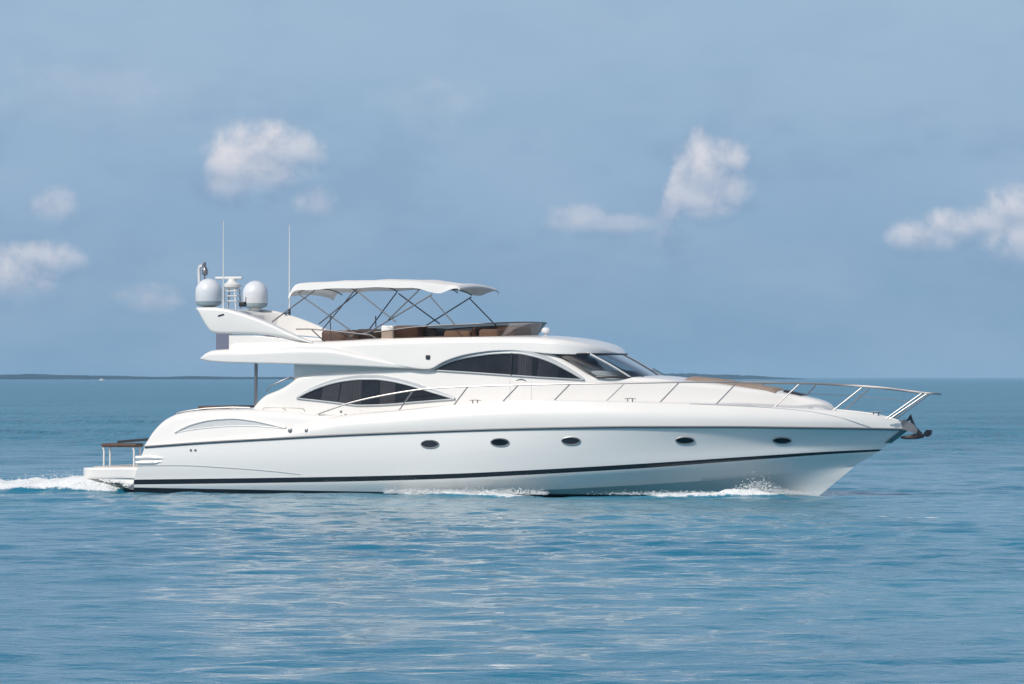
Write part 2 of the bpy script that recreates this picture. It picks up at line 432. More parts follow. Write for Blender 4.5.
def patch(top, bot, X0, X1, hw, off, n=60, m_=8, mb=None, mi=0):
    mb = mb or MB(); A = []
    for X in np.linspace(X0, X1, n):
        zt, zb = float(top(X)), float(bot(X)); zt = max(zt, zb + 1e-4)
        A.append([(X, -(float(hw(X, z)) + off), z) for z in np.linspace(zb, zt, m_)])
    mb.grid(A, mi); return mb
def strip(path, hw, off, r, mb=None, mi=0):
    mb = mb or MB(); mb.tube([(X, -(float(hw(X, z)) + off), z) for X, z in path], r, 8, mi); return mb

# ------------------------------------------------------------------ aft quarters
qh = lambda X, Z=0: float(rail.hb(X)) - 0.10 - 0.22 * max(0, Z - float(rail.zf(X)))
qt, qx0, qx1 = curve([(144, 446), (146.5, 441), (150, 434.5), (155, 428), (161, 422), (168, 417.3), (176, 414), (190, 411.3), (215, 409.6), (250, 409.4), (285, 411), (320, 414), (347, 416.5), (372, 424)], qh)
q = MB(); loft(q, qx0, qx1, lambda X: float(rail.zf(X)) - 0.05, qt, qh, r=0.16, camber=0.05, xs=dens(qx0, qx1, 90, a=0.7))
q.build('aft_deckhouse', M['gel'], yacht)
# arched recess: its shade coloured in as a grey panel, brow added for shadow
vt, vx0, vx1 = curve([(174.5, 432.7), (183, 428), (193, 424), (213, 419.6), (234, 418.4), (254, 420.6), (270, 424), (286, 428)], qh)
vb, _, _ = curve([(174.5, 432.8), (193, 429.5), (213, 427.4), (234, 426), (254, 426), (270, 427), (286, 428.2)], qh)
v = patch(vt, vb, vx0, vx1, qh, 0.006); recess_panel = v.build('recess_shade', M['grey'], yacht, recalc=True)
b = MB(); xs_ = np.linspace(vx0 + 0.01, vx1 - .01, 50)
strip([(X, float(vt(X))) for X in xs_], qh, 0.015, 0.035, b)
b.build('recess_brow', M['gel'], recess_panel)
b = MB(); strip([(X, float(vb(X))) for X in xs_], qh, 0.006, 0.016, b); b.build('recess_sill', M['gel'], recess_panel)

# stern mouldings on the hull
def hullhw(X, Z):
    """half beam of the hull skin at (X,Z) between rail and chine"""
    zs = [float(r_.zf(X)) for r_ in (rail, st_t, st_b, chine)]; ys = [float(r_.hb(X)) for r_ in (rail, st_t, st_b, chine)]
    y = np.interp(Z, zs[::-1], ys[::-1])
    t = np.clip((zs[0] - Z) / max(zs[0] - zs[1], 1e-3), 0, 1)
    u = (X - rail.Xs) / (rail.Xe - rail.Xs)
    prof = 0.05 if u < 0.5 else 0.05 - 0.16 * min(1, (u - 0.5) / 0.4)
    return y + prof * math.sin(math.pi * t)
def hpath(pts, n=40, off=0.0):
    q_ = [Pf(a, b, hullhw) for a, b in pts]; f = pchip([a for a, _ in q_], [b for _, b in q_])
    return [(X, -(hullhw(X, float(f(X))) + off), float(f(X))) for X in np.linspace(q_[0][0], q_[-1][0], n)]
b = MB(); b.tube(hpath([(136, 457.6), (150, 457.3), (164, 458.4)], 20), [0.05 * min(1, (20 - i) / 6) + 0.004 for i in range(20)], 8)
b.tube(hpath([(136, 462.5), (150, 462.5), (162, 461.5)], 20), [0.045 * min(1, (20 - i) / 6) + 0.004 for i in range(20)], 8)
b.build('stern_moulding', M['gel'], yacht)
b = MB(); b.tube(hpath([(135, 465.6), (182, 465.4), (223, 467.5), (270, 471), (300, 474.3)], 60), 0.014, 6)
b.build('spray_knuckle', M['grey'], yacht)
for px in (191, 195.5):
    p = hpath([(px, 450.2), (px + 2, 450.2)], 2)[0]; b = MB()
    b.tube([(p[0], p[1] + 0.02, p[2]), (p[0], p[1] - 0.02, p[2])], 0.035, 10); b.build('exhaust_outlet', M['darksteel'], yacht)

# ------------------------------------------------------------------ swim platform with its bench
X0, Z0 = P(80, 469.5, -2.3); X1, _ = P(136, 468, -2.5)
zb_, zt_ = P(100, 479.3, -2.5)[1], P(100, 468, -2.5)[1]
plat = MB()
loft(plat, X0, X1 + .3, lambda X: zb_, lambda X: zt_ + 0.03 * (X - X0) / (X1 - X0), lambda X, Z=0: 2.55 * math.sqrt(max(0.0, 1 - (max(0, (X0 + 0.5 - X)) / 0.5) ** 2 * 0.35)) + 0.0, r=0.06, rb=0.08, camber=0.0, n=26)
swim = plat.build('swim_platform', M['gel'], yacht)
b = MB(); b.box(X0 + .35, X1 - .1, -2.1, 2.1, zt_ - 0.02, zt_ + 0.036); b.build('teak_panel', M['bleached'], swim)
xs1 = P(128, 470, -2.56)[0]
b = MB(); b.box(xs1 - .012, xs1 + .012, -2.565, -2.4, zb_ + 0.04, zt_ - 0.02); b.build('seam', M['rubber'], swim)
lower = MB()   # moulded step joining platform and hull
loft(lower, X1 - .35, X1 + 1.6, lambda X: zb_ + 0.02, lambda X: zt_ + 0.005, lambda X, Z=0: 2.57 + 0.05 * max(0, X - X1), r=0.04, rb=0.04, camber=0, n=12)
lower.build('platform_step', M['gel'], yacht)
bench = MB(); bx0, bz = P(103, 447, -1.6); bx1, _ = P(138, 447, -1.6)
bench.box(bx0, bx1, -1.75, -1.15, bz, bz + 0.11, bev=0.04)
bo = bench.build('stern_bench', M['brown'], yacht)
for px in (105, 135):
    for yy in (-1.68, -1.22):
        lg = MB(); x_ = P(px, 450, -1.6)[0]
        lg.tube([(x_ - .03, yy, bz), (x_, yy, bz - 0.1), (x_, yy, zt_)], 0.028, 8); lg.build('leg', M['cream'], bo)
gp = MB(); ga = P(120, 443, -1.0); gb_ = P(150, 440.5, -1.0)
gp.add([(ga[0], -1.2, ga[1] + .0), (gb_[0], -1.2, gb_[1]), (gb_[0], -0.8, gb_[1]), (ga[0], -0.8, ga[1]), (ga[0], -1.2, ga[1] + .07), (gb_[0], -1.2, gb_[1] + .07), (gb_[0], -0.8, gb_[1] + .07), (ga[0], -0.8, ga[1] + .07)],
       [(0, 1, 2, 3), (4, 5, 6, 7), (0, 1, 5, 4), (1, 2, 6, 5), (2, 3, 7, 6), (3, 0, 4, 7)])
gp.build('gangway', M['dark'], yacht)

# ------------------------------------------------------------------ cabin skin
W1 = pchip([-9, -7.5, -6, 1.0, 2.8, 4.35, 6, 7.5, 8.4, 8.9, 9.2], [2.1, 2.14, 2.18, 2.18, 2.0, 1.72, 1.36, .95, .62, .36, .03])
zdk = lambda X: float(GZ(X)) - 0.03
def hw1(X, Z=0): return max(0.01, float(W1(X)) - 0.13 * max(0.0, Z - 2.3))
aft_t = [Pf(a, b, hw1) for a, b in ((250, 411.5), (254, 406), (259, 400), (266.6, 394.2), (275, 391), (285, 386), (292, 381), (298, 376.5), (310, 373.6), (328, 371.3), (352, 369.6), (390, 368.3), (420, 367.8), (431, 367.2), (445, 361), (478, 352.5), (510, 350), (543, 351), (551, 353.8), (573, 364.6), (594, 375))]
fwd_t = [P(612, 376.0, -1.75), P(640, 377.3, -1.4), P(665, 378.7, -.9), P(683, 380.8, -.85), P(720, 384.2, -.8), P(750, 388.2, -.7), P(776, 391.8, -.6), P(799, 396, -.4), P(819, 400.4, -.3), P(830, 404.5, -.15), P(836.5, 410.5, 0)]
pts = aft_t + fwd_t
c_top = pchip([p[0] for p in pts], [p[1] for p in pts]); cx0, cx1 = pts[0][0], pts[-1][0]
W1 = pchip([-9, -7.5, -6, 1.0, 2.8, 4.35, 6, 7.5, 8.4, cx1 - .3, cx1], [2.1, 2.14, 2.18, 2.18, 2.0, 1.72, 1.36, .95, .62, .38, .03])
c = MB(); xs_ = np.concatenate([dens(cx0, -5.0, 40, a=0.3), np.linspace(-4.95, 1.2, 60), np.linspace(1.25, 3.2, 40), np.linspace(3.25, cx1, 70)])
loft(c, cx0, cx1, lambda X: min(float(GZ(X)) - 0.25, float(c_top(X)) - 0.05), c_top, hw1, r=0.13, camber=0.07, xs=xs_)
c.build('cabin', M['gel'], yacht)

# saloon window
def window(tp, bp, hw, off, name, curtains, mull=None):
    t, x0, x1 = curve(tp, hw); b_, _, _ = curve(bp, hw)
    back = patch(t, b_, x0 + .02, x1 - .02, hw, off, 70, 6)
    g = patch(t, b_, x0, x1, hw, off + 0.05, 80, 8).build('side_window', M['glass'], yacht)
    back.build('interior', M['inside'], g)
    xs2 = np.linspace(x0, x1, 80)
    fr = MB(); strip([(X, float(t(X))) for X in xs2], hw, off + .03, 0.035, fr); strip([(X, float(b_(X))) for X in xs2], hw, off + .03, 0.022, fr)
    fr.build('frame', M['grey'], g)
    outer = MB(); A = []      # recessed light grey surround above the glass
    for X in xs2:
        z = float(t(X)); k = math.sin(math.pi * (X - x0) / (x1 - x0)) ** 0.5
        A.append([(X, -(float(hw(X, z)) + off + .05), z + 0.02), (X, -(float(hw(X, z)) + off + .045), z + .02 + 0.075 * k + .01), (X, -(float(hw(X, z)) + off - .02), z + .02 + .085 * k + .012)])
    outer.grid(A); outer.build('surround', M['grey'], g)
    for (cx, wd, lean) in curtains:
        xx = Pf(cx, 392 if name == 's' else 366, hw)[0]; cu = MB(); A = []
        for k in range(13):
            X = xx + wd * (k / 12 - .5); zt = float(t(X)) - 0.03; zb2 = float(b_(X)) + 0.02
            fold = 0.008 * math.sin(k * 2.1)
            A.append([(X + lean * (z - zb2), -(float(hw(X, z)) + off + 0.02 + fold), z) for z in np.linspace(zb2, max(zt, zb2 + .01), 5)])
        cu.grid(A); cu.build('curtain', M['curtain'], g)
    if mull:
        xx = Pf(mull, 366, hw)[0]; z0_, z1_ = float(b_(xx)), float(t(xx)); mm = MB()
        mm.tube([(xx, -(float(hw(xx, z)) + off + .055), z) for z in np.linspace(z0_, z1_, 5)], 0.018, 6); mm.build('mullion', M['dark'], g)
    return g
window([(297, 398), (308, 392), (323, 386), (335, 382.5), (347, 380.3), (362, 379), (376, 379), (390, 380.6), (406, 384), (420, 388), (433, 392), (455, 398.6)],
       [(297, 398.2), (318, 400.4), (340, 403), (359, 405.2), (386, 404.5), (415.5, 402), (436, 400.4), (455, 398.9)], hw1, 0.008, 's',
       [(330, .5, .12), (345, .35, .15), (357, .3, .0), (388, .45, 0)], None)
window([(432.7, 370), (441, 365.6), (450.5, 361.4), (464, 357.7), (478.4, 355.2), (494, 353.4), (509, 352.8), (520, 353.2), (529, 354.8), (542, 358.2), (554.6, 363.2), (566, 369), (575, 374), (584, 379.4)],
       [(432.7, 370.1), (451, 371.2), (470.8, 372.4), (511.4, 375.2), (547, 377.5), (566, 378.5), (584, 379.6)], hw1, 0.01, 'w',
       [(523, .28, 0), (530, .15, 0), (548, .6, .1)], 512)
# small swoosh emblem under the wheelhouse window
b = MB()
e0 = Pf(516, 380.6, hw1); e1 = Pf(527, 380.6, hw1); A = []
for k in range(13):
    t = k / 12; X = e0[0] + (e1[0] - e0[0]) * t; zc = e0[1] + 0.05 * math.sin(t * math.pi) - .02 * t; th = 0.028 * math.sin(math.pi * t) ** .7 + .003
    A.append([(X, -(hw1(X, zc) + 0.006), zc - th), (X, -(hw1(X, zc) + 0.006), zc + th * .4)])
b.grid(A); b.build('emblem', M['darksteel'], yacht)

for px in (510, 531.5):
    q_ = [Pf(px, py, hw1) for py in (378.8 if px < 520 else 380.5, 386, 393, 400)]; b = MB()
    b.tube([(x, -(hw1(x, z) + .001), z) for x, z in q_], .006, 6); b.build('door_seam', M['grey'], yacht)

# ------------------------------------------------------------------ flybridge overhang
def hwo(X, Z=0):
    base = 2.46
    fx = np.interp(X, [ox0_, ox0_ + 1.2, -5.6, -4.2, -2.2, 0.2], [2.25, 2.42, 2.44, 2.32, 2.16, 2.02])
    return fx
ox0_ = -8.7
oh_t, ox0, ox1 = curve([(200, 358.6), (202, 356), (205.5, 352.8), (211, 350.4), (220, 349.5), (250, 348.3), (300, 346.5), (326, 346.8), (345, 349.5), (366, 354.8), (386, 360), (408, 364.8), (431, 368.5)], hwo)
oh_b, _, _ = curve([(200, 359.2), (207, 361), (226, 362.6), (293, 364.3), (352, 366.2), (400, 368.2), (431, 369.6)], hwo)
ox0_ = ox0
o = MB(); loft(o, ox0, ox1, oh_b, oh_t, hwo, r=0.2, rb=0.05, camber=0.03, xs=dens(ox0, ox1, 80, a=.6))
o.build('flybridge_deck', M['gel'], yacht)

# flybridge coaming and hard roof
def hwr(X, Z=0):
    w = np.interp(X, [-8.2, -5, -2, 0.0, 1.4], [2.2, 2.26, 2.2, 2.16, 2.08])
    fx = RXF - 1.75
    if X > fx: w = w * math.sqrt(max(0.0, 1 - ((X - fx) / (RXF - fx)) ** 2.3))
    return max(0.01, w - 0.16 * max(0.0, Z - 3.6))
RXF = P(622, 354, -0.05)[0]
pt = [Pf(a, b, hwr) for a, b in ((230, 345.5), (233, 342.6), (260, 342.2), (310, 341.8), (332, 341.2), (376, 339), (437, 337.3), (496, 336.6), (530, 337))] + [P(556, 338.6, -1.6), P(582, 342, -1.2), P(603, 347, -.8), P(616, 351.6, -.3), (RXF, P(622, 353.9, 0)[1])]
r_t = pchip([p[0] for p in pt], [p[1] for p in pt])
pb = [Pf(a, b, hwr) for a, b in ((230, 352), (300, 358), (400, 366), (425, 369.2), (431, 368.6), (440, 363.5), (450.5, 359), (464, 355), (478.4, 352.5), (494, 350.8), (509, 350.4), (529, 351.8), (543, 353.2))] + [P(560, 354.2, -1.9), P(590, 354.6, -1.6), P(610, 354.8, -1.0), (RXF, P(622, 354.9, 0)[1])]
r_b = pchip([p[0] for p in pb], [p[1] for p in pb])
rx0 = pt[0][0]
o = MB(); loft(o, rx0, RXF, lambda X: min(float(r_b(X)), float(r_t(X)) - .02), r_t, hwr, r=0.16, rb=0.02, camber=0.06, xs=np.concatenate([np.linspace(rx0, 1.2, 90), dens(1.25, RXF, 40, b=1.0)]))
o.build('flybridge_roof', M['gel'], yacht)

# windshield, ruled between the roof edge and the cabin top
def ell(X0, W, XF, t, pw=2.3):  # t -1..1 near side aft -> nose -> far side aft
    a = t * math.pi / 2
    x = X0 + (XF - X0) * abs(math.cos(a)) ** (2 / pw); y = math.copysign(W * abs(math.sin(a)) ** (2 / pw), a)
    return x, y
bX0, bZ0 = P(596, 375.6, -1.95); bXF, bZF = P(664, 378.3, 0)
tX0, tZ0 = P(553, 354, -1.88); tXF = RXF - 0.10; tZF = P(618, 354.4, 0)[1]
def wsp(t, s_):
    x0, y0 = ell(bX0, 1.90, bXF, t); x1, y1 = ell(tX0, 1.84, tXF, t)
    z0 = bZ0 + (bZF - bZ0) * (1 - abs(t)) - 0.03; z1 = tZ0 + 0.05
    bul = 0.06 * math.sin(math.pi * s_)
    return (x0 + (x1 - x0) * s_ + bul, (y0 + (y1 - y0) * s_) * (1 + bul * .3), z0 + (z1 - z0) * s_)
ts = np.linspace(-1, 1, 61)
w = MB(); w.grid([[wsp(t, s_) for s_ in np.linspace(0, 1, 9)] for t in ts]); ws = w.build('windshield', M['clear'], yacht)
for t, rr in ((-1, .02), (-0.60, .03), (-0.0, .022), (0.60, .03), (1, .02)):
    b = MB(); b.tube([wsp(t, s_) for s_ in np.linspace(0, 1, 7)], rr, 8); b.build('pillar', M['grey'] if .3 < abs(t) < .9 else M['dark'], ws)
b = MB(); b.tube([wsp(t, 0.0) for t in ts], 0.03, 8); b.tube([wsp(t, 0.93) for t in ts], 0.028, 8); b.build('gasket', M['dark'], ws)
for t0 in (-.42, .3):
    b = MB(); p0 = wsp(t0, 0.02); p1 = wsp(t0 - .18, .4)
    b.tube([(p0[0] + .05, p0[1], p0[2] + .02), (p1[0] + .05, p1[1], p1[2])], 0.012, 6); b.build('wiper', M['dark'], ws)
# helm interior seen through the glass
b = MB(); b.box(bX0 - .3, bXF - .7, -1.45, 1.45, bZ0 - .1, bZ0 + .14, bev=.05); b.build('dashboard', M['grey'], yacht)
b = MB()
for yy in (-1.0, -0.1):
    b.box(tX0 + 0.2, tX0 + 0.75, yy - .28, yy + .28, bZ0 - .1, bZ0 + 0.42, bev=.08)
b.build('helm_chair', M['inside'], yacht)
b = MB(); b.box(tX0 - .1, tX0 - .02, -1.8, 1.8, bZ0 - .2, tZ0 + .1); b.build('bulkhead', M['inside'], yacht)

# ------------------------------------------------------------------ cockpit recess wall and poles under the overhang
b = MB()
rx_a, rz_a = P(294, 372, -1.95)
b.box(rx_a, -2.0, -1.95, 1.95, 2.4, float(oh_b(-5)) + .05); b.build('saloon_wall', M['gel'], yacht)
pp = P(255.5, 408, -2.0); b = MB()
b.tube([(pp[0], -2.0, pp[1] - .1), (pp[0] + .02, -2.0, P(255, 362, -2.0)[1] + .05)], 0.05, 10); two(b, 'support_pole', M['darksteel'])
b = MB(); h0 = P(266, 391.5, -2.15); h1 = P(293, 377.5, -2.05)
b.tube([(h0[0], -2.12, h0[1]), (h0[0] + .12, -2.12, h0[1] + .16), (h1[0] - .08, -2.02, h1[1] + .02), (h1[0], -2.0, h1[1] - .03)], 0.018, 8); two(b, 'stair_handrail', M['darksteel'])

# aft deck rail, table, seats
def on(px, py, Y): x, z = P(px, py, Y); return (x, Y, z)
b = MB(); b.tube([on(175, 415.5, -2.3), on(178, 412.6, -2.3), on(190, 410.4, -2.3), on(205, 408.4, -2.3), on(232, 407.2, -2.3), on(250, 407.6, -2.3)], 0.02, 8)
for px, z in ((190, 411), (215, 408), (238, 407.5)): b.tube([on(px, z + 4, -2.3), on(px, z, -2.3)], 0.014, 6)
two(b, 'aft_deck_rail', M['steel'])
b = MB(); p0 = P(199, 411.5, -1.6); p1 = P(229, 408.3, -1.6); b.box(p0[0], p1[0], -1.7, 1.2, p0[1] - .1, p1[1] + .07, bev=.04); b.build('aft_sunpad', M['brown'], yacht)
b = MB(); p0 = P(226, 409.5, -1.3); p1 = P(250, 407.3, -1.3); b.box(p0[0], p1[0], -1.6, 1.6, p0[1] - .2, p1[1], bev=.05); b.build('aft_seat', M['tan'], yacht)

# ------------------------------------------------------------------ radar arch
def wing(mb, top, bot, yo, yi, X0, X1, n=60, mi=0, rr=.05):
    secs = []
    for X in dens(X0, X1, n, a=.5):
        zt, zb = float(top(X)), float(bot(X)); zt = max(zt, zb + .02); h = zt - zb; r_ = min(rr, h * .45)
        yo_, yi_ = float(yo(X)), float(yi(X)); sec = []
        for k in range(5):
            a = math.pi / 2 * k / 4; sec.append((yo_ - r_ * (1 - math.sin(a)), zb + r_ * (1 - math.cos(a))))
        for k in range(5):
            a = math.pi / 2 * k / 4; sec.append((yo_ - r_ * (1 - math.cos(a)), zt - r_ * (1 - math.sin(a))))
        sec += [(yi_, zt), (yi_, zb)]
        secs.append([(X, -y, z) for y, z in sec])
    mb.grid(secs, mi, closed=True); m_ = len(secs[0])
    mb.add(secs[0], [tuple(range(m_))], mi); mb.add(secs[-1], [tuple(range(m_))[::-1]], mi)
AW = 2.12
a_t, ax0, ax1 = curve([(196, 307.4), (210, 307.2), (224, 308.6), (246, 314.6), (268, 322.8), (290, 333.2), (303, 339), (312, 342)], const(AW))
a_b, _, _ = curve([(196, 308.6), (198.5, 313), (202, 319.6), (206.5, 327), (211, 332), (218, 333.8), (250, 334), (275, 336.2), (290, 338.6), (312, 343.4)], const(AW))
ar = MB()
wing(ar, a_t, a_b, lambda X: AW, lambda X: AW - .26, ax0, ax1, rr=.09); ar.mirror()
zc = float(a_t(ax0 + .4))
# cross beam with filleted inner corners
secs = []
for y in np.linspace(-(AW - .2), AW - .2, 25):
    k = (abs(y) / (AW - .2)) ** 6; x0 = ax0 + .06; x1 = P(248, 310, 0)[0] - .35 + .75 * k
    zu = zc - .14 - .25 * k
    secs.append([(x0, y, zc - .08 ), (x0 + .1, y, zu), (x1 - .1, y, zu - .12 - .05 * k), (x1, y, zc - .18), (x1 - .05, y, zc - .10), (x0 + .05, y, zc - .01)])
ar.grid(secs, closed=True)
ar.build('radar_arch', M['gel'], yacht, angle=50)
ll = MB()
l_t, lx0, lx1 = curve([(229, 334.5), (250, 335), (275, 337), (312, 343.2)], const(2.02))
wing(ll, l_t, lambda X: P(250, 349.5, -2.02)[1] - .1, lambda X: 2.02, lambda X: 1.8, lx0, lx1 + .5, rr=.03); two(ll, 'arch_base', M['gel'])
b = MB(); p0 = P(216, 334, -2.0); p1 = P(232, 349.5, -2.0)
b.grid([[(p0[0], -2.0, p0[1] + .03), (p0[0], -2.0, p1[1])], [(p1[0], -2.0, p0[1] + .03), (p1[0] - .0, -2.0, p1[1])]]); two(b, 'tinted_panel', M['panel'])

# domes
def dome(px, base, Y, rad, hgt):
    x, z = P(px, base, Y); b = MB()
    prof = [(0, -.005), (rad * .86, -.005), (rad * .98, 0.06)]
    m1 = MB(); m1.lathe([(0, -.06), (rad * .5, -.06), (rad * .9, 0.0), (rad * .99, 0.09), (rad * .97, .12), (0, .12)], (x, Y, z))
    cyl = hgt * .48
    b.lathe([(rad * .96, .07), (rad, .11), (rad, cyl)] + [(rad * math.cos(R(a)), cyl + (hgt - cyl) * math.sin(R(a))) for a in range(6, 90, 6)] + [(0.001, hgt)], (x, Y, z), 40)
    o = b.build('radar_dome', M['dome'], yacht); m1.build('dome_base', M['domebase'], o)
    m2 = MB(); m2.lathe([(0.12, -.25), (0.16, -.06)], (x, Y, z), 16); m2.build('pedestal', M['gel'], o)
    return x, z
dome(208.7, 304.6, -1.7, 0.385, 0.75); dome(255.3, 306.4, 1.7, 0.375, 0.76)
# radar scanner
rc = P(232, 305, 0); sc_ = lambda py: P(232, py, 0)[1]
b = MB(); b.lathe([(0, sc_(289) ), (.17, sc_(289)), (.27, sc_(287)), (.27, sc_(284.5)), (.17, sc_(283)), (.12, sc_(281)), (0.1, sc_(279)), (0, sc_(279))], (rc[0] - .0, 0, 0), 20)
rad = b.build('radar_scanner', M['cream'], yacht)
b = MB(); b.box(P(213, 278, -.2)[0], P(245, 278, .2)[0], -.06, .06, sc_(279.4), sc_(276.6), bev=.03); b.build('scanner_bar', M['cream'], rad)
b = MB()
for dx in (-.2, .2):
    for dy in (-.2, .2): b.tube([(rc[0] + dx, dy, sc_(309)), (rc[0] + dx * .8, dy, sc_(289))], 0.028, 8)
for py in (291, 296, 301): b.box(rc[0] - .24, rc[0] + .24, -.24, .24, sc_(py) - .015, sc_(py) + .015)
b.build('scanner_frame', M['cream'], rad)
b = MB(); b.box(rc[0] + .32, rc[0] + .5, -.3, -.1, sc_(307), sc_(302), bev=.02); b.build('search_light', M['dark'], yacht)
def on3(px, py, Y): return on(px, py, Y)
for (px, y0, y1, Y) in ((223.5, 315, 221, -2.0), (289.5, 313, 225, 1.95)):
    b = MB(); p0 = on(px, y0, Y); p1 = on(px, y1, Y)
    b.tube([p0, ((p0[0] + p1[0]) / 2, Y, (p0[2] + p1[2]) / 2), p1], [.024, .019, .012], 8); a_ = b.build('whip_antenna', M['cream'], yacht)
    b = MB(); b.tube([(p0[0], Y, p0[2] - .12), (p0[0], Y, p0[2] + .12)], .035, 8); b.tube([(p0[0] - .12, Y - .13, p0[2] - .03), (p0[0] + .06, Y - .13, p0[2] + .02)], .02, 6); b.build('antenna_mount', M['dark'], a_)
b = MB(); b.tube([on(199.5, 283, -1.0), on(199, 270, -1.0), on(200, 266.5, -1.0), on(202.5, 266, -1.0)], .05, 8); st = b.build('light_stalk', M['cream'], yacht)
b = MB(); b.tube([on(204.5, 283, -1.0), on(205, 262, -1.0)], .025, 8)
p = on(205, 270.5, -1.0); b.lathe([(0.02, -.15), (.08, -.12), (.09, 0), (.05, .1), (.0, .13)], p, 12); p = on(204.5, 264.5, -1.0); b.lathe([(0, -.05), (.05, -.04), (.05, .03), (.0, .05)], p, 12)
b.build('mast_light', M['darksteel'], st)
b = MB(); b.tube([on(245.5, 306, -.2), on(246, 297, -.2)], .012, 6); b.build('wind_sensor', M['dark'], yacht)

# ------------------------------------------------------------------ bimini
bim = empty('bimini', (0, 0, 0)); bim.parent = yacht
BW = 1.95
bt = pchip(*zip(*[P(a, b, -BW) for a, b in ((289, 289), (292, 285.5), (299, 283.4), (312, 282.6), (329, 282.4), (350, 281), (370, 281.2), (389, 280.4), (410, 281.6), (430, 283), (444, 284.8), (462, 285.8))]))
bX0 = P(289, 288, -BW)[0]; bX1 = P(457, 287, -BW)[0]
A = []; B_ = []
for X in np.linspace(bX0, bX1, 90):
    row = []; u = (X - bX0) / (bX1 - bX0)
    sag = 0.035 * abs(math.sin(u * math.pi * 4))
    drop = 0.17 + 0.04 * math.sin(u * math.pi * 4) ** 2 + .06 * math.exp(-((u - .86) / .07) ** 2) - .12 * max(0, (u - .9) / .1)
    e = 0.22 * (1 - min(1, u / .035)) ** 2 + 0.10 * max(0, (u - .965) / .035) ** 2
    for k in np.linspace(-1, 1, 41):
        ak = abs(k)
        z = float(bt(X)) + 0.10 * (1 - ak ** 2) - sag * (1 - ak ** 4) - e * .3
        if ak > .93: z -= drop * ((ak - .93) / .07) ** 1.3
        ys = BW * k if ak < .93 else math.copysign(BW * (.93 + (ak - .93) * .55), k)
        row.append((X, ys, z))
    A.append(row)
Z_ = np.array(A); cm = MB(); cm.grid(Z_)
# front and rear hem flaps
for row, sx in ((A[0], -1), (A[-1], 1)):
    cm.grid([[(x, y, z) for x, y, z in row], [(x + sx * .05, y, z - .06) for x, y, z in row], [(x + sx * .03, y, z - .17 if sx < 0 else z - .10) for x, y, z in row]])
cm.build('canopy', M['canvas'], bim)
def strut(a, b, Y0, Y1=None, r=.019):
    Y1 = Y0 if Y1 is None else Y1
    q_ = MB(); q_.tube([on(*a, Y0), on(*b, Y1)], r, 8); q_.build('strut', M['frame'], bim)
N = -1.85
pairs = [((315, 290), (272, 322)), ((298, 293.5), (353, 332)), ((355, 290), (322, 330)), ((357, 291), (396, 322)), ((418, 291), (388, 320)),
         ((432, 294.5), (366, 334)), ((430, 296), (456, 326))]
for a, b_ in pairs: strut(a, b_, N, -2.0)
for a, b_ in [pairs[0]] + pairs[2:4] + pairs[5:]:
    (xa, za), (xb, zb2) = P(*a, N), P(*b_, -2.0); q_ = MB(); q_.tube([(xa, -N, za), (xb, 2.0, zb2)], .019, 8); q_.build('strut', M['frame'], bim)
for a in ((299, 292), (315, 289), (356, 289), (418, 290), (432, 292.5)):
    x, z = P(*a, N); q_ = MB()
    q_.tube([(x, y, z + .14 * (1 - (abs(y) / 1.85) ** 3) - .01) for y in np.linspace(-1.85, 1.85, 15)], .017, 8); q_.build('bow', M['frame'], bim)

# ------------------------------------------------------------------ flybridge windscreen (wraps round the front)
FW0 = P(350, 338, -1.95)[0]; FXF_b = P(529, 335.5, 0)[0]; FXF_t = P(541, 322.5, 0)[0]
zscr_b = P(480, 338, -1.9)[1]
A = []
scr_t = pchip(*zip(*[P(a, b, -1.9) for a, b in ((350, 337), (354, 335.5), (385, 331), (417, 326.8), (445, 325), (470, 324), (500, 323.2))]))
path = [(x, -1.9) for x in np.linspace(FW0, FXF_b - 1.2, 40)] + [(FXF_b - 1.2 + 1.2 * math.cos(R(a)) ** .8, -1.9 * abs(math.sin(R(a))) ** .8) for a in np.linspace(88, 0, 24)]
zt_n = P(541, 322.5, 0)[1]; xl = FXF_b - 1.2
for x, y in path:
    if x < xl + .01: zt2 = float(scr_t(x))
    else: k = (x - xl) / 1.2; zt2 = float(scr_t(xl)) * (1 - k) + zt_n * k
    fl = 0.34 * max(0, (x - FW0) / (FXF_b - FW0)) ** 3
    A.append([(x + fl * s_, y * (1 + .02 * s_), zscr_b + (zt2 - zscr_b) * s_) for s_ in np.linspace(0, 1, 5)])
full = A + [[(x, -y, z) for x, y, z in row] for row in A[-2::-1]]
w = MB(); w.grid(full); sc = w.build('flybridge_windscreen', M['smoke'], yacht)
b = MB(); b.tube([row[-1] for row in full], .018, 8); b.build('top_rim', M['frame'], sc)
# seats and helm
def seat(px0, px1, py0, py1, Y0, Y1, m, name, bev=.08):
    x0, z0 = P(px0, py1, Y0); x1, _ = P(px1, py1, Y0); z1 = P(px0, py0, Y0)[1]
    b = MB(); b.box(x0, x1, Y0, Y1, z0 - .1, z1, bev=bev); return b.build(name, m, yacht)
seat(321, 357, 330.5, 340, -1.4, -.8, M['brown'], 'lounge_seat')
seat(356, 380, 329, 336, 0.2, 1.3, M['tan'], 'lounge_seat')
seat(381, 393, 325.5, 338, -1.2, -.7, M['gel'], 'flybridge_cabinet', .04)
seat(394, 419, 325.5, 337, -1.1, -.2, M['brown'], 'helm_seat')
seat(420, 436, 328, 336, -.6, .6, M['dark'], 'flybridge_table')
seat(443, 470, 330.5, 336, -1.4, 1.3, M['tan'], 'forward_sunpad', .1)
seat(471.5, 476, 326.8, 336, -1.4, 1.3, M['brown'], 'backrest', .06)
seat(478, 498, 329, 336, -1.4, -.1, M['tan'], 'forward_seat', .1)
seat(478, 520, 326.5, 336, .2, 1.4, M['brown'], 'forward_seat', .1)
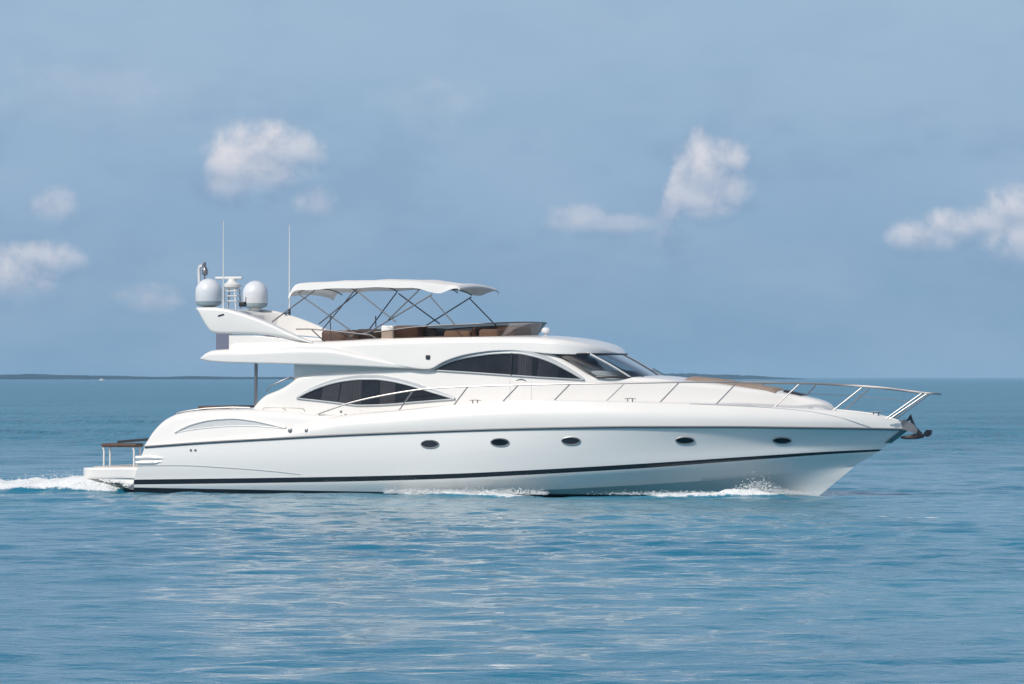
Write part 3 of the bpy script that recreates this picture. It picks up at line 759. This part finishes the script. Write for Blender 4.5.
seat(500, 514, 327, 336, -.9, -.1, M['brown'], 'helm_console', .06)
# flybridge side rail
b = MB(); b.tube([on(309, 329, -2.0), on(330, 330.5, -2.0), on(370, 335, -2.0), on(376, 338, -2.0)], .02, 8)
b.tube([on(296, 329, -2.0), on(309, 329, -2.0)], .02, 8)
b.tube([on(311, 329, -2.0), on(325, 342, -2.0)], .018, 6)
b.tube([on(330, 314, -2.0), on(331, 341, -2.0)], .016, 6)
b.tube([on(345, 332, -2.0), on(353, 340, -2.0)], .016, 6)
two(b, 'flybridge_rail', M['frame'])
# GPS mushroom and horn
p = on(546, 337, -.4); b = MB(); b.lathe([(.05, -.15), (.045, .1), (.13, .13), (.14, .19), (.09, .26), (0, .28)], p, 16); b.build('navigation_antenna', M['dome'], yacht)
p = Pf(428, 357.5, hwr); b = MB(); b.box(p[0] - .06, p[0] + .06, -(hwr(*p) + .05), -hwr(*p) + .02, p[1] - .05, p[1] + .07, bev=.02); b.build('side_lamp', M['dark'], yacht)

# ------------------------------------------------------------------ foredeck sunpad, hatch, rails
def topz(X, Y):
    w = hw1(X, float(c_top(X))) - .13; return float(c_top(X)) + 0.07 * min(1, w / 1.2) * (1 - min(1, abs(Y) / max(w, .1)) ** 2)
def pad(x0, x1, w0, w1, th, name, m, lift=0.0):
    b = MB(); secs = []
    for X in np.linspace(x0, x1, 24):
        u = (X - x0) / (x1 - x0); w = w0 + (w1 - w0) * u; e = min(1, min(u, 1 - u) / .04) ** .5
        ys = np.linspace(-w, w, 17)
        up = [(X, y, topz(X, y) + lift + th * e * (1 - (abs(y) / w) ** 14)) for y in ys]
        dn = [(X, y, topz(X, y) - .03) for y in ys[::-1]]
        secs.append(up + dn)
    b.grid(secs, closed=True); m_ = len(secs[0]); b.add(secs[0], [tuple(range(m_))]); b.add(secs[-1], [tuple(range(m_))[::-1]])
    return b.build(name, m, yacht)
sx0 = P(684, 382, -.9)[0]; sx1 = P(775, 391, -.8)[0]
pad(sx0, sx1, .95, .72, .07, 'foredeck_sunpad', M['tan'])
pad(sx1 + .12, sx1 + .65, .35, .3, .05, 'deck_hatch', M['dark'])

def RY(X):
    g = float(GB(min(X, gun.Xe))) - .10
    return max(g, np.interp(X, [10.6, 11.4, 12.2], [.55, .34, .22])) if X > 9.5 else g
rail_px = [(318, 414), (330, 409.5), (352, 402.3), (370, 398), (389, 394.3), (410, 390.8), (425, 388.8), (450, 387.2), (480, 386), (530, 384.6), (572, 383.8), (623, 383.2), (686, 382.2), (720, 382), (753, 382.8), (800, 383.6), (846, 385.5), (880, 388.2), (905, 391), (919, 392.6), (927, 393.2)]
rp = []
for a, b_ in rail_px: x, z = Pf(a, b_, lambda X, Z: RY(X)); rp.append((x, -RY(x), z))
bow = MB(); f_y = pchip([p[0] for p in rp], [p[1] for p in rp]); f_z = pchip([p[0] for p in rp], [p[2] for p in rp])
xs_ = np.linspace(rp[0][0], rp[-1][0], 120)
tip = on(941, 394, 0.0)
left = [(x, float(f_y(x)), float(f_z(x))) for x in xs_]
arc = [(left[-1][0] + (tip[0] - left[-1][0]) * math.sin(R(a)), left[-1][1] * math.cos(R(a)), left[-1][2] + (tip[2] - left[-1][2]) * math.sin(R(a))) for a in range(10, 91, 10)]
half = left + arc
bow.tube(half + [(x, -y, z) for x, y, z in half[-2::-1]], .024, 8)
br = bow.build('bow_rail', M['steel'], yacht)
for (a, b_) in (((396.5, 413), (413, 390.5)), ((452, 406.5), (468, 386.6)), ((501, 402.5), (518.5, 385)), ((552, 401.6), (570.3, 384)), ((603.3, 402.6), (624.4, 383.4)), ((657.4, 404), (679, 382.6)),
                ((713.7, 405.8), (737, 382.6)), ((771, 409), (799.4, 383.8)), ((829, 412.5), (862.5, 387)), ((886, 417.5), (922, 393)), ((889.5, 418), (927, 393.4))):
    x0, z0 = Pf(*a, lambda X, Z: RY(X)); x1, z1 = Pf(*b_, lambda X, Z: RY(X))
    for s_ in (-1, 1):
        q_ = MB(); q_.tube([(x0, s_ * RY(x0), z0 - .03), (x1, s_ * RY(x1), z1)], .019, 8); q_.build('stanchion', M['steel'], br)
w = MB(); xa = P(790, 390, 0)[0]
for s_ in (-1, 1):
    w.tube([(x, s_ * -float(f_y(x)) , float(f_z(x)) - .30) for x in np.linspace(7.2, rp[-1][0] - .3, 30)], .008, 6) if s_ > 0 else None
w.build('guard_wire', M['steel'], br)
# low side handrail by the saloon
b = MB(); b.tube([on(262, 410.3, -2.4), on(264, 407.8, -2.4), on(285, 407.4, -2.4), on(303, 408.6, -2.4), on(305, 411.5, -2.4)], .014, 6); b.tube([on(282, 407.4, -2.4), on(287, 411, -2.4)], .012, 6)
b.build('step_rail', M['steel'], yacht)
# cleats
for px, py, sc_c in ((475, 403.4, 1), (630, 401.4, 1), (876, 418, .9)):
    x, z = Pf(px, py, lambda X, Z: float(GB(X)) - .04); y = -(float(GB(x)) - .05); z = float(GZ(x)) + .03
    b = MB(); b.tube([(x - .07, y, z - .02), (x - .07, y, z + .07)], .016, 6); b.tube([(x + .07, y, z - .02), (x + .07, y, z + .07)], .016, 6)
    b.tube([(x - .17, y, z + .075), (x, y, z + .085), (x + .17, y, z + .075)], [.009, .013, .009], 8); b.build('mooring_cleat', M['frame'], yacht)
for px in (289.7, 306.4):
    x, z = Pf(px, 430.3, lambda X, Z: float(rail.hb(X)) - .02); y0 = -(float(rail.hb(x)) + .02)
    b = MB(); b.box(x - .045, x + .045, y0 - .0, y0 + .25, z - .05, z + .05, bev=.02); b.build('fairlead', M['steel'], yacht)
for px, py in ((341, 411.5), (345.5, 415)):
    x, z = Pf(px, py, hw1); b = MB(); b.box(x - .03, x + .03, -(hw1(x, z) + .03), -hw1(x, z), z - .03, z + .03, bev=.01); b.build('deck_socket', M['darksteel'], yacht)

# portholes
for px, py in ((430, 444.2), (500, 442.4), (571, 440.8), (685, 440.2), (782, 440.2)):
    X, Z = Pf(px, py, hullhw); y = -hullhw(X, Z)
    # local tangent frame
    e = .05; tx = Vector((2 * e, -(hullhw(X + e, Z) - hullhw(X - e, Z)), 0)).normalized(); tz = Vector((0, -(hullhw(X, Z + e) - hullhw(X, Z - e)), 2 * e)).normalized()
    nn = tx.cross(tz).normalized(); 
    if nn.y > 0: nn = -nn
    c0 = Vector((X, y, Z)); rx, rz = .255, .105
    ring = lambda k, off: [tuple(c0 + tx * (rx * k * math.cos(a)) + tz * ((rz + (k - 1) * rx) * math.sin(a)) + nn * off) for a in np.linspace(0, 2 * math.pi, 33)[:-1]]
    b = MB(); rg = ring(.93, .022); b.add(rg, [tuple(range(32))]); po = b.build('porthole', M['glass'], yacht)
    b = MB(); rg = ring(.93, .012); b.add(rg, [tuple(range(32))]); b.build('interior', M['inside'], po)
    b = MB(); b.tube(ring(1.0, .014) + [ring(1.0, .014)[0]], .020, 6, cap=False); b.build('rim', M['steel'], po)

# bow fitting and anchor
b = MB(); s0 = on(908, 429, 0)
for yy in (-.09, .09):
    A = [on(898, 420.5, yy), on(905, 419.5, yy), on(914, 424.5, yy), on(918, 430.5, yy), on(915, 433.5, yy), on(908, 431, yy), on(900, 428, yy)]
    b.add(A + [(x, y + .02, z) for x, y, z in A], [tuple(range(7)), tuple(range(7, 14))] + [(i, (i + 1) % 7, 7 + (i + 1) % 7, 7 + i) for i in range(7)])
b.tube([on(914.5, 430.5, -.1), on(914.5, 430.5, .11)], .07, 12)
ro = b.build('anchor_roller', M['darksteel'], yacht)
b = MB(); b.tube([on(909, 418, 0), on(910.5, 414.8, 0), on(911.5, 420, 0), on(915, 428, 0), on(921, 434.5, 0)], [.03, .03, .04, .05, .06], 8)
b.tube([on(906, 421, 0), on(912, 417.5, 0)], .03, 6)
for sy in (-1, 1):
    A = [on(921, 433.5, 0.0), on(914, 434.5, .10 * sy), on(900.5, 437.2, .28 * sy), on(906, 438.4, .34 * sy), on(917, 438, .30 * sy), on(924, 436.5, .12 * sy)]
    b.add([(x, y, z + .02) for x, y, z in A] + [(x, y, z - .03) for x, y, z in A], [tuple(range(6)), tuple(range(6, 12))] + [(i, (i + 1) % 6, 6 + (i + 1) % 6, 6 + i) for i in range(6)])
A = [on(922, 435.5, -.12), on(926, 430, -.14), on(931, 430, -.1), on(930.5, 434.5, -.1), on(927, 437, -.12)]
b.add(A + [(x, -y, z) for x, y, z in A], [tuple(range(5)), tuple(range(5, 10))] + [(i, (i + 1) % 5, 5 + (i + 1) % 5, 5 + i) for i in range(5)])
b.build('anchor', M['bronze'], yacht, smooth=False)
# dark protective plate down the upper stem
b = MB(); A = []
for a_, b_ in ((906.5, 431), (899, 437), (891, 443)):
    x, z = P(a_, b_, 0); A.append([(x - .16, -.115, z), (x + .02, 0, z), (x - .16, .115, z)])
b.grid(A); b.build('stem_plate', M['darksteel'], yacht)
# gunwale groove lines near the bow
b = MB()
for pts_, k in (([(811, 411.5), (840, 417.5), (870, 427)], .5), ([(690, 403.6), (740, 405.6), (790, 409.4), (811, 411.5)], .5)):
    q_ = []
    for a_, c_ in pts_:
        def fw_(X, Z):
            t = np.clip((Z - float(rail.zf(X))) / max(float(GZ(X)) - float(rail.zf(X)), .05), 0, 1)
            return float(rail.hb(X)) * (1 - t) + float(GB(X)) * t + .10 * math.sin(math.pi * t * .9) * min(1, max(0, float(GZ(X) - rail.zf(X))) / .6)
        x, z = Pf(a_, c_, fw_); q_.append((x, -fw_(x, z), z))
    fx = pchip([p[0] for p in q_], [p[2] for p in q_])
    b.tube([(x, -fw_(x, float(fx(x))), float(fx(x))) for x in np.linspace(q_[0][0], q_[-1][0], 24)], .009, 6)
b.build('styling_line', M['grey'], yacht)

# ------------------------------------------------------------------ sea
def axis(a0, a1, step, far_lo, far_hi, g, g1=None, lim=0):
    mid_ = list(np.arange(a0, a1, step)); lo = []; x = a0; s_ = step
    while x > far_lo: s_ *= g; x -= s_; lo.append(x)
    hi = []; x = mid_[-1]; s_ = step
    while x < far_hi: s_ *= (g1 if g1 and x < lim else g); x += s_; hi.append(x)
    return np.array(lo[::-1] + mid_ + hi)
gx = axis(-16, 16, .10, -40000, 40000, 1.055); gy = axis(-92, 5, .10, -3000, 60000, 1.03, 1.0075, 280)
dxs = np.gradient(gx); dys = np.gradient(gy)
XX, YY = np.meshgrid(gx, gy); DD = np.maximum(*np.meshgrid(dxs * .4, dys))
ZZ = np.zeros_like(XX)
ncomp = 90
for i in range(ncomp):
    lam = 0.42 * (9.0 / 0.42) ** (i / (ncomp - 1)); k = 2 * math.pi / lam
    th = rng.normal(0.12, 0.5) + math.pi / 2      # mostly running along the view
    amp = 0.0037 * lam * math.exp(-(math.log(lam / .98) / .8) ** 2) * rng.uniform(.5, 1.5)
    fade = np.clip((lam / DD - 3.0) / 4.0, 0, 1)
    ph = rng.uniform(0, 2 * math.pi)
    arg = k * (XX * math.cos(th) + YY * math.sin(th)) + ph
    ZZ += amp * fade * np.sin(arg)
calm = np.clip(.28 + (YY + 40) / 140, .28, 1.3)
for i in range(34):
    lam = 2.6 * (9.5 / 2.6) ** (i / 33); k = 2 * math.pi / lam; th = rng.normal(0.05, 0.42) + math.pi / 2
    ZZ += .0024 * lam * rng.uniform(.5, 1.5) * calm * np.clip((lam / DD - 2.2) / 2.5, 0, 1) * np.sin(k * (XX * math.cos(th) + YY * math.sin(th)) + rng.uniform(0, 6.28))
# patches of calmer and livelier water
mod = 1 + .35 * np.sin(XX * .11 + 1.3 + .8 * np.sin(YY * .07)) * np.sin(YY * .13 + .5 * np.sin(XX * .09))
ZZ *= mod
lx = XX * cY - YY * sY; ly = XX * sY + YY * cY
foam = np.zeros_like(XX)
def fbm(x, y, seed, oct_=4, base=1.0):
    r_ = np.random.default_rng(seed); out = 0; a = 1.0; f = base; tot_ = 0
    for o_ in range(oct_):
        s_ = 0
        for k in range(5):
            t = r_.uniform(0, 2 * math.pi); s_ = s_ + np.sin(f * (x * math.cos(t) + y * math.sin(t)) * r_.uniform(.7, 1.4) + r_.uniform(0, 6.28) + 1.5 * np.sin(f * .6 * (x * math.sin(t) - y * math.cos(t))))
        out = out + a * s_ / 5; tot_ += a; a *= .6; f *= 2.1
    return out / tot_ * 1.6
nz = fbm(lx, ly, 11, 4, 3.0); nz2 = fbm(lx, ly, 12, 4, 8.0)
# stern wake: churned mound behind the transom with a trough on the near side
xs0 = -10.9
back = np.clip((xs0 - lx) / .5, 0, 1) * np.clip(1 - (xs0 - lx - 4) / 60, 0, 1)
cr_y = np.abs(np.abs(ly) - 2.1 - 0.10 * np.clip(xs0 - lx, 0, 40))
ridge = np.exp(-(cr_y / .75) ** 2) * back
bulk = (np.abs(ly) < 2.4 + .1 * np.clip(xs0 - lx, 0, 40)) * back
peak = np.exp(-((lx + 13.0) / 1.6) ** 2)
ZZ += ridge * (.17 + .24 * peak + .10 * nz + .05 * nz2) + bulk * (.04 * nz + .02 * nz2)
foam = np.maximum(foam, ridge * (1.35 + .6 * peak) * np.clip(1.25 - (xs0 - lx) / 30, 0, 1.3)); foam = np.maximum(foam, bulk * .75 * np.clip(1.1 - (xs0 - lx) / 26, 0, 1))
trough = np.exp(-((ly + 4.3 + .16 * np.clip(xs0 - lx, 0, 40)) / .9) ** 2) * np.clip((-8.5 - lx) / 2, 0, 1) * np.clip(1 - (xs0 - lx) / 40, 0, 1)
ZZ -= .13 * trough
# bow wave and side wash, both sides
def hbw(x):   # half beam on the waterline
    xw = P(817, 495, 0)[0]
    return np.where(x < xw, np.interp(x, [-11.2, -8, -2, 2, 4.5, 6.5, 8, xw - .2, xw], [2.55, 2.62, 2.62, 2.5, 2.15, 1.55, .95, .25, 0.05]), 0)
xw = P(817, 495, 0)[0]
dist = np.abs(ly) - hbw(lx)
along1 = np.exp(-((lx - (xw - 1.45)) / .8) ** 2) + .62 * np.exp(-((lx - (xw - 3.1)) / 1.4) ** 2)
r1 = np.exp(-((dist - .30 - .06 * np.clip(xw - lx, 0, 8)) / .30) ** 2)
ZZ += r1 * along1 * (.20 + .09 * nz2 + .04 * nz)
foam = np.maximum(foam, r1 * along1 * 1.55 * (1 + .25 * nz2))
along2 = np.clip((lx + 2.6) / .5, 0, 1) * np.clip((2.2 - lx) / 1.2, 0, 1)
r2 = np.exp(-((dist - .42) / .26) ** 2)
ZZ += r2 * along2 * (.10 + .07 * nz2 + .04 * nz)
foam = np.maximum(foam, r2 * along2 * 1.2 * (1 + .3 * nz2))
edge_f = np.exp(-(dist / .16) ** 2) * (lx > -11) * (lx < xw) * .55
foam = np.maximum(foam, edge_f)
for fx_, fy_, fr_ in ((9.3, -20.2, .22), (9.9, -20.6, .16), (8.8, -19.6, .12), (8.1, -17.5, .15)):
    foam = np.maximum(foam, .95 * np.exp(-((XX - fx_) / (fr_ * 1.6)) ** 2 - ((YY - fy_) / fr_) ** 2))
# trailing diverging wave from the bow
dv = (dist - .5 - .34 * (xw - lx)) ; dm = np.exp(-(dv / .5) ** 2) * np.clip((xw - lx) / 2, 0, 1) * np.clip(1 - (xw - lx) / 22, 0, 1)
ZZ += .05 * dm * np.cos(dv * 5)
# foam streak at the far right of the wash (a small curl of foam ahead of the wave)
ZZ = np.where((np.abs(ly) < hbw(lx) - .25) & (lx > -11) & (lx < xw), -.3, ZZ)
ny, nx = XX.shape
me = bpy.data.meshes.new('sea')
co = np.stack([XX, YY, ZZ], -1).reshape(-1, 3).astype(np.float32)
ii = np.arange(ny * nx).reshape(ny, nx)
fc = np.stack([ii[:-1, :-1], ii[:-1, 1:], ii[1:, 1:], ii[1:, :-1]], -1).reshape(-1, 4)
me.vertices.add(len(co)); me.vertices.foreach_set('co', co.ravel())
me.loops.add(fc.size); me.loops.foreach_set('vertex_index', fc.ravel().astype(np.int32))
me.polygons.add(len(fc)); me.polygons.foreach_set('loop_start', np.arange(0, fc.size, 4, dtype=np.int32))
me.polygons.foreach_set('use_smooth', np.ones(len(fc), dtype=bool))
me.update(calc_edges=True)
lod = np.clip((DD - .16) / .7, 0, 1)
at = me.attributes.new('far', 'FLOAT', 'POINT'); at.data.foreach_set('value', lod.ravel().astype(np.float32))
at = me.attributes.new('foam', 'FLOAT', 'POINT'); at.data.foreach_set('value', foam.ravel().astype(np.float32))
sea = bpy.data.objects.new('sea', me); COL.objects.link(sea); tag(sea, 'blue-green sea with small ripples and foam along the yacht', 'sea', kind='structure')

m = bpy.data.materials.new('sea_water'); m.use_nodes = True; t = NT(m.node_tree); p = t.n['Principled BSDF']
tc = t.new('ShaderNodeTexCoord'); ob = tc.outputs['Object']
p.inputs['IOR'].default_value = 1.333; p.inputs['Roughness'].default_value = 0.06
big = t.noise(ob, 0.035, 3, 0.5)
wcol = t.mix(t.smooth(big, .3, .7), (0.010, 0.150, 0.250, 1), (0.018, 0.190, 0.290, 1))
mp = t.new('ShaderNodeMapping'); t.l.new(ob, mp.inputs[0]); mp.inputs['Scale'].default_value = (0.55, 1.0, 1.0); mp.inputs['Rotation'].default_value = (0, 0, .08)
h1 = t.noise(mp.outputs[0], 1.1, 4, .55, .3); h2 = t.noise(mp.outputs[0], 5.0, 4, .6, .4)
la = t.new('ShaderNodeAttribute'); la.attribute_name = 'far'
gust = t.noise(mp.outputs[0], 0.022, 4, .6)
mp2 = t.new('ShaderNodeMapping'); t.l.new(ob, mp2.inputs[0]); mp2.inputs['Scale'].default_value = (1.5, 0.4, 1.0); mp2.inputs['Rotation'].default_value = (0, 0, -.1)
h0 = t.noise(mp2.outputs[0], 0.42, 5, .62, .2)
hs = t.m('MULTIPLY_ADD', h2, 0.19, t.m('MULTIPLY', h1, .45))
hs = t.m('ADD', hs, t.m('MULTIPLY', h0, t.m('MULTIPLY', la.outputs['Fac'], t.smooth(gust, .35, .65, 3.0, 9.0))))
bp = t.new('ShaderNodeBump'); bp.inputs['Strength'].default_value = 1.0; bp.inputs['Distance'].default_value = 0.17
t.l.new(hs, bp.inputs['Height']); t.l.new(bp.outputs[0], p.inputs['Normal'])
fa = t.new('ShaderNodeAttribute'); fa.attribute_name = 'foam'
fn = t.noise(ob, 7.0, 6, .7, .6); fn2 = t.noise(ob, 1.6, 4, .6, .3)
fm = t.m('ADD', t.m('SUBTRACT', fa.outputs['Fac'], t.m('MULTIPLY', fn, 1.1)), t.m('MULTIPLY', t.m('SUBTRACT', fn2, .5), .9))
fmask = t.smooth(fm, -.05, .28)
t.l.new(t.mix(fmask, wcol, (.78, .80, .80, 1)), p.inputs['Base Color'])
t.l.new(t.m('MAXIMUM', t.smooth(fmask, 0, 1, .05, .8), t.m('MULTIPLY_ADD', la.outputs['Fac'], .24, .05)), p.inputs['Roughness'])
me.materials.append(m)

# ------------------------------------------------------------------ spray: clumps of droplets thrown up by bow and stern
foamm = mat('foam_white', (.80, .82, .82), .7)
def spray(name, pts, label):
    """pts: (x, y, z, size) in yacht coordinates"""
    b = MB(); base = [(1, 0, -.7), (-.5, .87, -.7), (-.5, -.87, -.7), (.5, .87, .5), (.5, -.87, .5), (-1, 0, .5), (0, 0, 1.1)]
    fs = [(0, 2, 1), (0, 1, 3), (0, 4, 2), (1, 2, 5), (0, 3, 4), (1, 5, 3), (2, 4, 5), (3, 6, 4), (4, 6, 5), (5, 6, 3)]
    for x, y, z, s_ in pts:
        wx_, wy_ = l2w(x, y); a = random.uniform(0, 6.28); ca, sa = math.cos(a), math.sin(a); sq = random.uniform(.5, 1.0)
        b.add([(wx_ + s_ * (q_[0] * ca - q_[1] * sa), wy_ + s_ * (q_[0] * sa + q_[1] * ca), z + s_ * q_[2] * sq) for q_ in base], fs)
    o = b.build(name, foamm, None, recalc=False, angle=180); tag(o, label[0], label[1], kind='stuff'); return o
pts_ = []
for _ in range(9000):   # stern
    x = -11.2 - abs(random.gauss(0, 3.0)); k = -11.2 - x
    y = random.choice((-1, -1, 1)) * (2.1 + .1 * k) + random.gauss(0, .35)
    hmax = .10 + .26 * math.exp(-((x + 13.0) / 1.5) ** 2)
    pts_.append((x, y, .10 + abs(random.gauss(0, .45)) * hmax, random.uniform(.006, .017)))
spray('stern_wake_foam', pts_, ('white churned foam trailing behind the swim platform of the yacht', 'foam'))
pts_ = []
for _ in range(6000):
    x = xw - 1.35 + random.gauss(0, .55); hb_ = float(hbw(np.array(x)))
    y = -(hb_ + .28 + random.gauss(0, .15)); hm_ = .34 * math.exp(-((x - xw + 1.35) / .6) ** 2) + .05
    if random.random() < .4: x -= random.uniform(.4, 3.2); y = -(float(hbw(np.array(x))) + .4 + random.gauss(0, .15)); hm_ = .08
    pts_.append((x, y * random.choice((1, 1, -1)), .06 + abs(random.gauss(0, .5)) * hm_, random.uniform(.005, .016)))
spray('bow_wave_spray', pts_, ('white spray thrown up by the yacht stem at the waterline', 'spray'))
pts_ = []
for _ in range(3500):
    x = random.uniform(-2.8, 1.9); y = -(float(hbw(np.array(x))) + .42 + random.gauss(0, .14))
    pts_.append((x, y, .05 + abs(random.gauss(0, .06)), random.uniform(.006, .017)))
spray('side_wash_foam', pts_, ('low strip of white foam washing along the middle of the hull', 'foam'))

# ------------------------------------------------------------------ distant wooded coasts
def coast(name, D, px0, px1, hpx, depth, label, fade0=False, fade1=True, seed=1):
    r_ = np.random.default_rng(seed); x0 = (px0 - 512) / F * D; x1 = (px1 - 512) / F * D; n_ = int((x1 - x0) / 7); H = hpx * D / F
    b = MB(); A = []
    xs2 = np.linspace(x0, x1, n_); prof = 1 + .16 * np.sin(xs2 / 160 + seed) + .10 * np.sin(xs2 / 47) + .08 * np.sin(xs2 / 23 + 1)
    for i, x in enumerate(xs2):
        e = 1.0
        if fade1: e *= min(1, (x1 - x) / ((x1 - x0) * .45)) ** .6
        if fade0: e *= min(1, (x - x0) / ((x1 - x0) * .12)) ** .6
        h = H * prof[i] * e; sec = [(x, D, -.5), (x, D + 2, h * .35 * r_.uniform(.8, 1.2))]
        for k in range(1, 7): sec.append((x + r_.uniform(-2, 2), D + depth * k / 7, h * (.75 + .22 * math.sin(k / 7 * math.pi)) * r_.uniform(.86, 1.12)))
        sec.append((x, D + depth, -.5)); A.append(sec)
    b.grid(A); o = b.build(name, M['wood'], None, recalc=False, smooth=False); tag(o, label, 'woodland', kind='stuff'); return o
M['wood'] = mat('far_woodland', (.008, .026, .040), 1.0, var=.3, vscale=.03, spec=.1)  # foliage base made bluish, part of the distance haze put into the colour
coast('wooded_coast', 7000, -900, 420, 5.8, 500, 'long low wooded coastline on the horizon left of the yacht', seed=2)
coast('wooded_headland', 7400, 560, 816, 5.0, 400, 'low tree-covered headland on the horizon beyond the yacht foredeck', seed=5)

# tiny motorboat near the left coast
D = 4200; bx = (90 - 512) / F * D
mbt = empty('small_motorboat', (bx, D, 0)); tag(mbt, 'tiny white motorboat far away in front of the left coastline', 'boat')
A = []
for x in np.linspace(-3.6, 3.6, 15):
    w_ = 1.2 * (1 - max(0, x / 3.6) ** 2.4) + .02; A.append([(x, -w_, 1.0 + .12 * max(0, x)), (x, -w_ * .8, .1), (x, 0, -.3), (x, w_ * .8, .1), (x, w_, 1.0 + .12 * max(0, x)), (x, 0, 1.0 + .12 * max(0, x))])
b = MB(); b.grid(A, closed=True); b.build('hull', M['gel'], mbt)
b = MB(); b.box(-1.4, 1.0, -.8, .8, .9, 2.1, bev=.3); b.build('cabin', M['gel'], mbt)

# ------------------------------------------------------------------ sea haze
HZ = MB(); HZ.box(-8000, 8000, -300, 9000, -1.5, 25)
hz = HZ.build('haze', bpy.data.materials.new('sea_haze'), None, smooth=False); tag(hz, kind='stuff')
hmat = hz.data.materials[0]; hmat.use_nodes = True; t = NT(hmat.node_tree); t.n.clear()
ho = t.new('ShaderNodeOutputMaterial'); pv = t.new('ShaderNodeVolumePrincipled'); pv.inputs['Color'].default_value = (.44, .73, 1.0, 1)
pv.inputs['Density'].default_value = 0.00007; pv.inputs['Anisotropy'].default_value = -0.3
t.l.new(pv.outputs[0], ho.inputs['Volume'])
